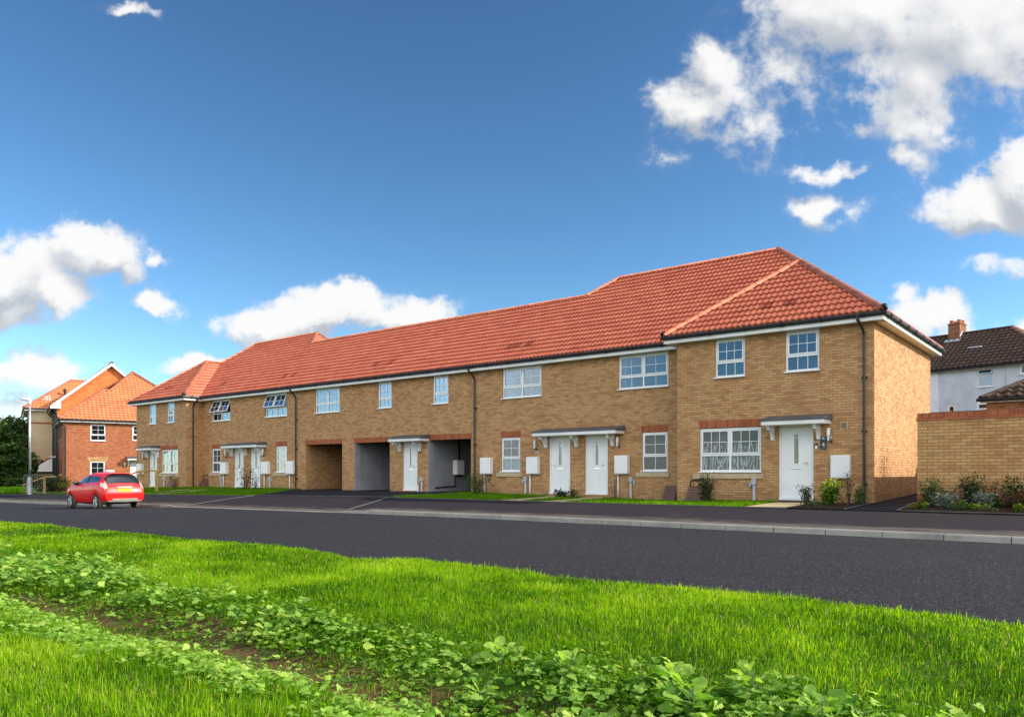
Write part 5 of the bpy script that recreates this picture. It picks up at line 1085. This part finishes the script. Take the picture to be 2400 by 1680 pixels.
# ------------------------------------------------------------------ foliage
def vnoise(x, y, seed=0):
    """smooth value noise for clumps (numpy)"""
    def h(i, j): 
        n = np.sin(i * 127.1 + j * 311.7 + seed * 74.7) * 43758.5453; return n - np.floor(n)
    xi, yi = np.floor(x), np.floor(y); fx, fy = x - xi, y - yi; fx = fx * fx * (3 - 2 * fx); fy = fy * fy * (3 - 2 * fy)
    a = h(xi, yi) * (1 - fx) + h(xi + 1, yi) * fx; b = h(xi, yi + 1) * (1 - fx) + h(xi + 1, yi + 1) * fx
    return a * (1 - fy) + b * fy
def blades(name, P, H, Wd, m, lean=.45, label=None, rnd=None, parent=None, wind=(.25, -.1)):
    """grass blades: five-vertex curved leaves rooted at P (n,3)"""
    n = len(P); a = RNG.random(n) * 2 * math.pi; la = RNG.random(n) ** 1.2 * lean
    dirx, diry = np.cos(a), np.sin(a); sx, sy = -np.sin(a + RNG.normal(0, .6, n)), np.cos(a + RNG.normal(0, .6, n))
    lx = dirx * la + wind[0] * .5; ly = diry * la + wind[1] * .5
    co = np.zeros((n, 5, 3)); w = Wd[:, None] * .5 * np.stack([sx, sy], 1)
    co[:, 0, :2] = P[:, :2] - w; co[:, 1, :2] = P[:, :2] + w; co[:, 0, 2] = co[:, 1, 2] = P[:, 2] - .008
    mid = P[:, :2] + np.stack([lx, ly], 1) * (H * .35)[:, None]
    co[:, 2, :2] = mid + w * .8; co[:, 3, :2] = mid - w * .8; co[:, 2, 2] = co[:, 3, 2] = P[:, 2] + H * .58
    tip = P[:, :2] + np.stack([lx, ly], 1) * (H * 1.0)[:, None]; co[:, 4, :2] = tip; co[:, 4, 2] = P[:, 2] + H * (1 - .35 * la)
    b = np.arange(n)[:, None] * 5; q = b + np.array([[0, 1, 2, 3]]); t = b + np.array([[3, 2, 4]])
    r = np.repeat(np.clip(rnd if rnd is not None else RNG.random(n), 0, 1), 5)
    o = fast_mesh(name, co.reshape(-1, 3), [q, t], m, parent, {'rnd': r})
    if label: tag(o, label, 'grass', kind='stuff')
    return o
def lawn_grass():
    def draw(n, x0, x1, y0, y1): return RNG.uniform(x0, x1, n), RNG.uniform(y0, y1, n)
    X = []; Y = []
    for (n, x0, x1, y0, y1) in ((420000, -6.5, 3.5, .4, 6.5), (290000, -14, -6.5, .4, 6.5), (110000, -26, -14, 1, 6.5), (30000, -42, -26, 3, 6.5), (25000, 3.5, 9, .4, 6.5)):
        x, y = draw(n, x0, x1, y0, y1); X.append(x); Y.append(y)
    X = np.concatenate(X); Y = np.concatenate(Y); N0 = len(X)
    nt = N0 // 11; own = RNG.integers(0, nt, N0); tuft = RNG.random(N0) < .62; src = RNG.integers(0, N0, nt); tx, ty = X[src], Y[src]; same = np.hypot(X - tx[own], Y - ty[own])
    X = np.where(tuft, tx[own] + RNG.normal(0, .028, N0) * (1 + np.hypot(tx[own], ty[own]) * .08), X); Y = np.where(tuft, ty[own] + RNG.normal(0, .028, N0) * (1 + np.hypot(tx[own], ty[own]) * .08), Y)
    th = np.where(tuft, (.65 + .95 * RNG.random(nt) ** 1.5)[own], .72); tc_ = np.where(tuft, RNG.normal(0, .17, nt)[own], -.05)
    ey = np.array([edge_y(v) for v in X]); d = np.hypot(X, Y)
    cl = vnoise(X * 2.3, Y * 2.3, 1) * .5 + vnoise(X * 6.1, Y * 6.1, 2) * .5
    sw = np.clip(1.2 - np.abs(Y - 2.98 + .12 * np.sin(X * 1.3)) / .5, 0, 1) * lin(X, [-16, -8, 2], [.4, 1, 1])
    fld = np.clip(1.3 - np.abs(Y - 3.35) / .42, 0, 1) * lin(X, [-14, -4.2, -3.2], [.35, .35, .9])
    keep = (RNG.random(len(X)) > fld) & (Y < ey - .0 + RNG.normal(0, .025, len(Y))) & (RNG.random(len(X)) > sw * (.95 + .4 * (vnoise(X * 3, Y * 3, 5) - .4))) & (RNG.random(len(X)) < .45 + .9 * cl)
    X, Y, d, cl, th, tc_ = X[keep], Y[keep], d[keep], cl[keep], th[keep], tc_[keep]; n = len(X)
    big = vnoise(X * .7, Y * .7, 9)
    H = (.023 + .037 * cl + .018 * big) * RNG.uniform(.6, 1.25, n); H *= th * np.where(Y > 6.1, .75, 1.0)
    Wd = .0038 * np.maximum(1, d / 4.6) ** .85 * RNG.uniform(.7, 1.3, n)
    P = np.stack([X, Y, z_lawn(X, Y)], 1)
    rn = .36 + .55 * (big - .45) + .5 * (vnoise(X * 1.9 + 7, Y * 1.9, 17) - .5) + .35 * (cl - .5) + tc_ + RNG.normal(0, .18, n)
    rn = np.where(RNG.random(n) < .03, 1.0, np.clip(rn, 0, 1) * .78)
    blades('grass', P, H, Wd, M['grassblade'], 1.1, 'bright green mown grass on the bank across the road', rn)
    # the little front lawns
    X, Y = draw(70000, -47.3, -6.3, 18.1, 23.4)
    ok = np.zeros(len(X), bool)
    def between(a, b, y0, y1):   # x limits at y0 and y1
        t = (Y - y0) / (y1 - y0); return (Y > y0) & (Y < y1) & (X > a[0] + (a[1] - a[0]) * t) & (X < b[0] + (b[1] - b[0]) * t)
    ok |= between((-19.7, -20.6), (-7.25, -8.0), 18.1, 23.38) & ~((X > XR0 - .05) & (Y > YW - .04)); ok |= between((-47.3, -47.3), (-27.8, -31.95), 18.1, 23.38) & ~((X < XL1 + .05) & (Y > YW - .04))
    for (a, b) in (((-14.85, -16.85), (-13.95, -16.0)), ((-13.35, -15.25), (-12.45, -14.35)), ((-36.1, -37.6), (-35.2, -36.7)), ((-38, -39.3), (-37.1, -38.4))):
        ok &= ~between(a, b, 18.0, 23.4)
    ok &= (zg(X, Y) > -5)
    X, Y = X[ok], Y[ok]; n = len(X); cl = vnoise(X * 1.3, Y * 1.3, 3)
    blades('garden_grass', np.stack([X, Y, zg(X, Y) + .01], 1), RNG.uniform(.05, .10, n) * (.6 + .7 * cl), RNG.uniform(.014, .026, n), M['lawnblade'], .7, 'short green grass of the small front gardens along the terrace', .4 + .5 * (cl - .5) + RNG.normal(0, .2, n))
lawn_grass()
# leaf outline used for weeds: lobed blade, points (along, across, lift)
def leaf_shape(kind):
    if kind == 'lobed': pr = [(0, .02), (.10, .05), (.16, .16), (.24, .09), (.33, .27), (.42, .17), (.52, .42), (.60, .34), (.70, .44), (.80, .33), (.90, .26), (1.0, 0)]
    elif kind == 'round': pr = [(0, .04), (.12, .26), (.3, .42), (.55, .48), (.8, .38), (1.0, 0)]
    else: pr = [(0, .02), (.25, .18), (.55, .26), (.8, .16), (1.0, 0)]
    v = []; f = []
    for t, w in pr: v += [(t, -w * .85, .14 * w - .25 * (t - .35) ** 2), (t, 0, -.25 * (t - .35) ** 2), (t, w * .85, .14 * w - .25 * (t - .35) ** 2)]
    for i in range(len(pr) - 1):
        a = 3 * i; f += [(a, a + 3, a + 4, a + 1), (a + 1, a + 4, a + 5, a + 2)]
    return np.array(v), np.array(f)
LEAF = {k: leaf_shape(k) for k in ('lobed', 'round', 'slim')}
def leaf_cloud(name, kind, pos, az, el, roll, size, rnd, m, parent=None, wid=None):
    """one mesh of many leaves: base pos (n,3), azimuth, elevation, roll, length"""
    v, f = LEAF[kind]; n = len(pos); jit = RNG.normal(0, .03, (n, len(v)))
    ca, sa, ce, se = np.cos(az), np.sin(az), np.cos(el), np.sin(el)
    ax = np.stack([ca * ce, sa * ce, se], 1); side = np.stack([-sa, ca, np.zeros(n)], 1); up = np.cross(ax, side)
    cr, sr = np.cos(roll)[:, None], np.sin(roll)[:, None]; s2 = side * cr + up * sr; u2 = -side * sr + up * cr
    wv = np.ones(n) if wid is None else wid
    co = pos[:, None, :] + size[:, None, None] * (ax[:, None, :] * v[None, :, 0, None] + s2[:, None, :] * (v[None, :, 1] * wv[:, None])[..., None] + u2[:, None, :] * (v[None, :, 2] + jit)[..., None])
    fs = (np.arange(n)[:, None, None] * len(v) + f[None]).reshape(-1, 4)
    return fast_mesh(name, co.reshape(-1, 3), [fs], m, parent, {'rnd': np.repeat(np.clip(rnd, 0, 1), len(v))}, smooth=True)
def rosettes(name, kind, C_, h, nl, ls, m, label, tilt=(.15, .95), spread=1.0):
    """broad-leaved plants: centres C_ (n,3), height h, leaves per plant nl, leaf size ls"""
    n = len(C_); k = RNG.poisson(nl, n).clip(3, 40); idx = np.repeat(np.arange(n), k); N = len(idx)
    az = RNG.random(N) * 2 * math.pi; r = RNG.random(N) ** .7 * h[idx] * .75 * spread; z = h[idx] * RNG.random(N) ** .8
    pos = C_[idx] + np.stack([np.cos(az) * r, np.sin(az) * r, z], 1)
    el = RNG.uniform(tilt[0], tilt[1], N) - .5; pl = RNG.random(n)[idx]
    o = leaf_cloud(name, kind, pos, az + RNG.normal(0, .5, N), el, RNG.normal(0, .45, N), ls[idx] * RNG.uniform(.55, 1.25, N), .25 + .35 * pl + .35 * z / h[idx] * .6 + RNG.normal(0, .14, N), m)  # lower leaves coloured darker, painting shade deep in the plants
    st = MB()
    return tag(o, label, 'weeds', kind='stuff')
def weeds():
    # tall leafy line on the far lip of the swale
    def band(n, x0, x1, yc, hw, thin):
        x = RNG.uniform(x0, x1, n); y = np.interp(x, *yc) + RNG.normal(0, 1, n) * np.interp(x, *hw); k = RNG.random(n) < np.interp(x, *thin) * (.05 + 1.6 * vnoise(x * 1.9, y * 2.4, 4)); return x[k], y[k]
    yc = ([-16, -9, -6.5, -4.5, -3, -1.8, 1.5], [3.3, 3.45, 3.5, 3.5, 3.42, 3.35, 3.3]); hw = ([-16, -7, -4.5, -3, -1.5, 1.5], [.30, .19, .15, .19, .31, .34]); th = ([-16, -7.5, -5.6, -4.6, -3, 1.5], [1, 1, .55, .5, .8, .9])
    x, y = band(1150, -13.5, 1.2, yc, hw, th); h = np.interp(x, [-14, -7.5, -5, -3, 1], [.22, .18, .10, .10, .12]) * RNG.uniform(.6, 1.2, len(x))
    rosettes('weeds', 'lobed', np.stack([x, y, z_lawn(x, y)], 1), h, 10, np.interp(x, [-14, -6, -3, 1], [.10, .08, .062, .062]) * RNG.uniform(.6, 1.2, len(x)), M['weed'], 'broad leaved weeds along the far lip of the shallow ditch')
    # small creeping leaves under and between them
    x, y = band(5200, -14, 1.5, yc, ([-16, -7, -4.5, -3, 1.5], [.42, .28, .26, .36, .42]), ([-16, -7.5, -4, 1.5], [.9, .8, .75, 1.2]))
    rosettes('ground_cover', 'round', np.stack([x, y, z_lawn(x, y)], 1), np.full(len(x), .055) * RNG.uniform(.5, 1.5, len(x)), 9, np.full(len(x), .026) * RNG.uniform(.6, 1.4, len(x)), M['weedsmall'], 'small dark creeping leaves under the taller weeds by the ditch', spread=1.6)
    # pale, narrower line on the near lip
    yc2 = ([-16, -9, -6, -4, -2.5, -1], [2.35, 2.3, 2.3, 2.35, 2.42, 2.5]); x, y = band(1700, -13, -1.6, yc2, ([-16, -2], [.18, .15]), ([-16, -3, -2.2, -1.5], [1, 1, .7, .2]))
    rosettes('pale_weeds', 'lobed', np.stack([x, y, z_lawn(x, y)], 1), RNG.uniform(.04, .10, len(x)), 8, RNG.uniform(.03, .06, len(x)), M['weedpale'], 'pale yellowish weeds along the near lip of the shallow ditch')
    # scattered seedlings in the swale and lawn
    x = RNG.uniform(-12, 1.2, 420); y = RNG.uniform(2.55, 3.3, 420); k = RNG.random(420) < .7
    x, y = x[k], y[k]; rosettes('seedlings', 'lobed', np.stack([x, y, z_lawn(x, y)], 1), RNG.uniform(.02, .06, len(x)), 5, RNG.uniform(.03, .06, len(x)), M['weed'], 'scattered seedlings on the bare earth of the ditch')
weeds()
def large_weeds():
    """the big single plants that stand out at the front right"""
    spots = [(-2.02, 3.05, .15, .10), (-1.62, 3.42, .24, .13), (-1.30, 3.10, .20, .125), (-1.05, 3.5, .20, .115), (-.78, 3.1, .22, .12), (-2.45, 3.62, .17, .11), (-.55, 3.55, .17, .11), (-1.86, 3.72, .18, .11), (-.3, 3.2, .18, .11), (-3.0, 3.66, .16, .11), (-2.75, 3.2, .13, .10), (-1.45, 3.72, .2, .12)]
    for i, (x, y, h, ls) in enumerate(spots):
        z = float(z_lawn(np.array(x), np.array(y))); n = 13 + i % 5
        n += 8; az = np.arange(n) * 2.4 + RNG.normal(0, .35, n) + i; t = (np.arange(n) + .5) / n
        pr_ = (.015 + .075 * RNG.random(n)) * (1 - .55 * t); zz = z + h * (.10 + .62 * t) * RNG.uniform(.75, 1.1, n)
        pos = np.stack([x + np.cos(az) * pr_, y + np.sin(az) * pr_, zz], 1)
        o = leaf_cloud('wild_mustard_plant', 'lobed', pos, az, .05 + .75 * t + RNG.normal(0, .25, n), RNG.normal(0, .4, n), ls * (1.12 - .5 * t) * RNG.uniform(.7, 1.2, n), .30 + .5 * t + RNG.normal(0, .16, n), M['weed'], wid=RNG.uniform(.75, 1.15, n))
        st = MB()
        st.tube([(x, y, z - .02), (x + .01, y, z + h * .4), (x + .005, y + .01, z + h * .75)], [.006, .004, .002], 6)
        for k in range(n): st.tube([(x + .005, y, max(z, zz[k] - .02)), tuple(pos[k])], .0022, 5)
        st.build('stem', M['weedstem'], o)
        tag(o, 'large lobed weed plant rising among the weeds at the front right', 'weed', 'large weed plants by the ditch')
M['weedstem'] = plain('weed_stem', (.16, .25, .07), .6, .1, 20)
large_weeds()

def shrub(name, label, x, y, h, w, n, ls, m, kind='slim', z=None, cat='shrub', group=None, up=.5, stems=7, base=.08, shape=1.0, m2=None, seed=0):
    """a planted shrub: stems from the ground with leaves set along them"""
    r = np.random.default_rng(seed + int(abs(x) * 100)); z = float(zg(x, y)) + .01 if z is None else z; st = MB(); pos = []; az = []
    for s in range(stems):
        a = r.random() * 6.28; rr = w * .5 * r.uniform(.25, 1.0); hh = h * r.uniform(.6, 1.0); p0 = Vector((x + math.cos(a) * .03, y + math.sin(a) * .03, z - .03)); p1 = Vector((x + math.cos(a) * rr * .55, y + math.sin(a) * rr * .55, z + hh * .55)); p2 = Vector((x + math.cos(a) * rr, y + math.sin(a) * rr, z + hh))
        st.tube([p0, p1, p2], [.009, .006, .003], 5)
        for k in range(n // stems):
            t = base + (1 - base) * r.random() ** shape; q = (p0.lerp(p1, t * 2) if t < .5 else p1.lerp(p2, t * 2 - 1)); sp = .18 * w * (1 - .4 * t)
            pos.append((q.x + r.normal(0, sp), q.y + r.normal(0, sp), q.z + r.normal(0, sp * .6))); az.append(r.random() * 6.28)
    pos = np.array(pos); N = len(pos); ok = pos[:, 2] > z; pos = pos[ok]; az = np.array(az)[ok]; N = len(pos); tz = (pos[:, 2] - z) / h
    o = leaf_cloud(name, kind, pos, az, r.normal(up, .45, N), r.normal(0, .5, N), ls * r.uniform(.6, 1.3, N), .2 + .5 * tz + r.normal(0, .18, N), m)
    st.build('stems', M['bark'], o)
    if m2:
        nn = N // 5; id_ = r.choice(N, nn); leaf_cloud('flowers', 'round', pos[id_] + np.array([0, 0, .03]), az[id_], r.normal(.8, .3, nn), r.normal(0, .5, nn), ls * .8 * r.uniform(.6, 1.2, nn), r.random(nn), m2, o)
    return tag(o, label, cat, group)
def at(px, py, Y):
    u = (px - 1200) / 1812; d = (VIEW[0] + RIGHT[0] * u, VIEW[1] + RIGHT[1] * u); t = Y / d[1]; return t * d[0], Y
def planting():
    x, y = at(1658, 1180, 21.6); shrub('shrub', 'dark leafy shrub with yellowish top in front of the brown gas box', x, y, .86, .62, 1300, .06, M['shrub_dark'], 'slim', stems=12)
    x, y = at(1660, 1170, 21.62); 
    B = 'plants in the bed beside the front door'
    x, y = at(1890, 1180, 20.6); shrub('shrub', 'small dark spiky evergreen plant at the corner of the door mat', x, y, .52, .42, 520, .06, M['shrub_dark'], group=B, stems=10)
    x, y = at(1940, 1180, 20.7); shrub('shrub', 'bright lime green shrub under the white meter box', x, y, .62, .62, 800, .075, M['shrub_lime'], 'round', group=B, stems=11)
    x, y = at(1988, 1180, 20.6); shrub('shrub', 'thin upright dark stemmed plant right of the lime green shrub', x, y, .85, .40, 260, .05, M['shrub_dark'], group=B, stems=6, shape=.6)
    x, y = at(2012, 1180, 20.4); shrub('shrub', 'low green bushy plant beside the black downpipe', x, y, .50, .42, 560, .05, M['shrub_mid'], group=B, stems=9)
    x, y = at(1915, 1180, 19.3); shrub('shrub', 'tiny sprawling plant at the pavement edge of the bed', x, y, .16, .5, 140, .035, M['shrub_mid'], 'round', group=B, stems=8)
    G = 'plants in the bed below the garden wall'
    for (px, Y, lab, h, w, n, ls, mm, kd, kw) in (
        (2180, 19.35, 'tall loose green shrub nearest the corner of the garden wall', .98, .8, 600, .05, 'shrub_mid', 'slim', dict(stems=12)),
        (2214, 18.9, 'silver leaved plant below the left part of the garden wall', .46, .75, 420, .055, 'shrub_silver', 'lobed', dict(stems=12)),
        (2226, 19.5, 'red flowered plant against the red plinth of the garden wall', .62, .5, 160, .045, 'shrub_red', 'slim', dict(stems=7, m2=M['redflower'])),
        (2275, 19.5, 'tallest dark green shrub with a long top shoot at the wall', 1.02, .8, 620, .055, 'shrub_dark', 'slim', dict(stems=12)),
        (2306, 18.95, 'silver grey leaved plant in front of the tall dark shrub', .56, .62, 420, .055, 'shrub_silver', 'lobed', dict(stems=11)),
        (2330, 19.2, 'fresh green low plant right of the silver grey plant', .42, .6, 320, .05, 'shrub_mid', 'round', dict(stems=9)),
        (2326, 19.6, 'sparse bronze stemmed plant leaning on the garden wall', .9, .5, 110, .045, 'shrub_red', 'slim', dict(stems=7, shape=.6)),
        (2385, 19.3, 'large dark shrub with bronze lower leaves at the right edge', 1.0, .95, 700, .055, 'shrub_dark', 'slim', dict(stems=13)),
        (2395, 18.9, 'bronze leaved plant under the large dark shrub', .55, .7, 380, .05, 'shrub_red', 'slim', dict(stems=9)),
        (2250, 18.55, 'creeping green plant in the middle of the mulch bed', .20, .75, 240, .035, 'shrub_mid', 'round', dict(stems=9)),
        (2290, 18.5, 'low creeping plant with pale tips beside the pavement', .16, .8, 240, .03, 'shrub_lime', 'round', dict(stems=9)),
        (2166, 18.55, 'small yellow green seedling at the left end of the bed', .22, .3, 90, .05, 'shrub_lime', 'round', dict(stems=5)),
        (2140, 18.5, 'small olive tuft at the path edge of the bed', .16, .3, 70, .035, 'shrub_yellow', 'round', dict(stems=5)),
        (2385, 18.45, 'pale green seedling at the pavement edge on the right', .26, .3, 90, .05, 'shrub_lime', 'round', dict(stems=5))):
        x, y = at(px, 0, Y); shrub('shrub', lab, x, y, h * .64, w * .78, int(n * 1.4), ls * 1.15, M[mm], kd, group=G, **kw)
    x, y = at(1119, 0, 22.6); shrub('shrub', 'bright green rounded shrub beside the open carport', x, y, .82, .95, 900, .07, M['shrub_mid'], 'slim', stems=14)
    x, y = at(1318, 0, 22.9); shrub('shrub', 'low dark cushion plant in front of the left of two doors', x, y, .26, .55, 300, .06, M['shrub_dark'], 'round', stems=9)
    x, y = at(1343, 0, 22.8); shrub('shrub', 'low reddish dark plant between the two neighbouring doors', x, y, .34, .38, 220, .06, M['shrub_dark'], 'slim', stems=8)
    x, y = at(1440, 0, 22.8); shrub('sapling', 'thin bare sapling with few yellow leaves by a white meter box', x, y, 1.05, .6, 46, .05, M['shrub_yellow'], 'slim', stems=7, shape=.5)
    x, y = at(575, 0, 21.3); shrub('shrub', 'tall open shrub with orange tinted leaves before the two doors', x, y, 1.28, 1.0, 420, .085, M['shrub_red'], 'slim', stems=11)
    x, y = at(600, 0, 21.8); shrub('shrub', 'sparse dark shrub in front of the further white door', x, y, .85, .7, 120, .08, M['shrub_dark'], 'slim', stems=8)
    x, y = at(412, 0, 21.3); shrub('shrub', 'small yellowing shrub beside the sloping brown box', x, y, .7, .6, 160, .09, M['shrub_yellow'], 'slim', stems=8)
    # in front of the flats
    L = 'dark shrubs below the flats'
    for i, (px, py, D, h, w, lab) in enumerate(((104, 1160, 50, .95, 2.0, 'low dark shrub right of the street lamp base'), (122, 1158, 51, 1.05, 1.8, 'middle dark shrub under the downpipes of the flats'), (141, 1157, 52, .95, 1.6, 'dark shrub at the corner of the red brick house'), (152, 1158, 50, .6, 1.0, 'low yellowish plant half hidden by the front of the car'))):
        u = (px - 1200) / 1812; x, y = D * (VIEW[0] + RIGHT[0] * u), D * (VIEW[1] + RIGHT[1] * u); shrub('shrub', lab, x, y, h, w, 700 if i < 3 else 200, .13, M['shrub_dark' if i < 3 else 'shrub_yellow'], 'slim', group=L, stems=16)
    # behind the wall
    D = 21.5; u = (2218 - 1200) / 1812; x, y = D * (VIEW[0] + RIGHT[0] * u), D * (VIEW[1] + RIGHT[1] * u)
    shrub('shrub', 'yellowing shrub with bare twigs showing over the garden wall', x, y, 2.35, 1.2, 420, .085, M['shrub_yellow'], 'slim', stems=16, shape=.45, z=.45)
    D = 20.5; u = (2362 - 1200) / 1812; x, y = D * (VIEW[0] + RIGHT[0] * u), D * (VIEW[1] + RIGHT[1] * u)
    shrub('shrub', 'plant with white blossom heads just over the wall coping', x, y, 2.12, .6, 90, .08, M['blossom'], 'round', stems=8, shape=.25, z=.5)
planting()

def tree(label, px, D, base_z, h, rx, ry, n, ls, m, seed, group, trunk=.2, name='broadleaf_tree', low=.15):
    r = np.random.default_rng(seed); u = (px - 1200) / 1812; x, y = D * (VIEW[0] + RIGHT[0] * u), D * (VIEW[1] + RIGHT[1] * u)
    Tt = empty(name, (x, y, base_z), 0, False, label, 'tree', group)
    tk = MB(); tk.tube([(0, 0, -.3), (.1, 0, h * .25), (0, .1, h * .55), (.1, 0, h * .85)], [trunk, trunk * .8, trunk * .5, trunk * .15], 8)
    cl = []
    for k in range(46):
        a = r.random() * 6.28; rr = r.random() ** .5; zz = low + (1 - low) * r.random(); wz = math.sqrt(max(.05, 1 - ((zz - .45) / .62) ** 2)); cl.append((math.cos(a) * rr * rx * wz, math.sin(a) * rr * ry * wz, zz * h * .94, r.uniform(.09, .2) * h))
    for (cx_, cy_, cz, cr) in cl[:14]: tk.tube([(0, 0, cz * .45), (cx_ * .5, cy_ * .5, cz * .75), (cx_, cy_, cz)], [trunk * .3, trunk * .2, .02], 5)
    tk.build('trunk', M['bark'], Tt, smooth=True)
    ci = r.choice(len(cl), n); c = np.array(cl)[ci]; v = r.normal(0, 1, (n, 3)); v /= np.linalg.norm(v, axis=1)[:, None]; rad_ = r.random(n) ** .4
    pos = c[:, :3] + v * (c[:, 3] * rad_)[:, None] * np.array([1, 1, .8]); ok = pos[:, 2] > .2; pos = pos[ok]; v = v[ok]; n = len(pos)
    leaf_cloud('crown', 'slim', pos, np.arctan2(v[:, 1], v[:, 0]) + r.normal(0, .7, n), r.normal(-.1, .5, n), r.normal(0, .7, n), ls * r.uniform(.6, 1.3, n), .3 + r.normal(0, .22, n) + .25 * (r.random(len(cl))[ci[ok]] - .5), m, Tt, wid=np.full(n, 1.5))
def trees():
    G = 'trees at the left edge'
    tree('tall dark green tree beside the cream rendered flats', 30, 74, -.6, 7.6, 1.9, 2.0, 8000, .30, M['treeleaf'], 3, G)
    tree('dark green tree cut by the left edge of the picture', -6, 70, -.6, 6.5, 2.4, 2.2, 8000, .28, M['treeleaf'], 5, G)
    tree('low dark bushy tree beneath the taller trees', 20, 62, -.6, 4.0, 2.4, 1.8, 7000, .24, M['treeleaf'], 8, G, low=.03)
    tree('low dark bushy tree just left of the street lamp', 36, 63, -.6, 3.6, 1.3, 1.4, 5500, .24, M['treeleaf'], 12, G, low=.03)
    for i, px in enumerate((-60, -120)): tree('dark green tree outside the left edge of the picture', px, 72, -.6, 6.8, 3.0, 2.5, 5000, .32, M['treeleaf'], 20 + i, G)
    u = lambda px: (px - 1200) / 1812
    n = 900; px = RNG.uniform(-30, 62, n); D = RNG.uniform(53, 58, n); x = D * (VIEW[0] + RIGHT[0] * (px - 1200) / 1812); y = D * (VIEW[1] + RIGHT[1] * (px - 1200) / 1812)
    P = np.stack([x, y, zg(x, y)], 1); o = blades('rough_grass', np.repeat(P, 12, 0) + RNG.normal(0, .25, (n * 12, 3)) * np.array([1, 1, 0]), RNG.uniform(.15, .45, n * 12), RNG.uniform(.03, .06, n * 12), M['lawnblade'], .8, 'rough dark verge growth under the trees at the left', RNG.uniform(0, .5, n * 12))
trees()
def gull():
    D = 150; px, py = 2219, 563; u = (px - 1200) / 1812; x, y, z = D * (VIEW[0] + RIGHT[0] * u), D * (VIEW[1] + RIGHT[1] * u), 1 - (py - 1111) / 1812 * D
    b = MB(); b.tube([(-.22, 0, 0), (-.10, 0, .02), (.05, 0, .02), (.17, 0, .03), (.22, 0, .02), (.27, 0, .005)], [.015, .05, .065, .045, .035, .008], 10)
    o = b.build('gull', M['gull'], None, smooth=True); o.location = (x, y, z); o.rotation_euler = (0, rad(-8), rad(40)); tag(o, 'tiny white gull flying in the sky above the pale house', 'bird')
    for s in (1, -1):
        w = MB(); pts = [(.09, s * .04, .03), (.12, s * .25, .13), (.02, s * .52, .10), (-.05, s * .50, .10), (0, s * .25, .12), (-.07, s * .04, .03)]
        w.prism(pts, (0, 0, .012)); w.build('wing', M['gull'], o)
gull()
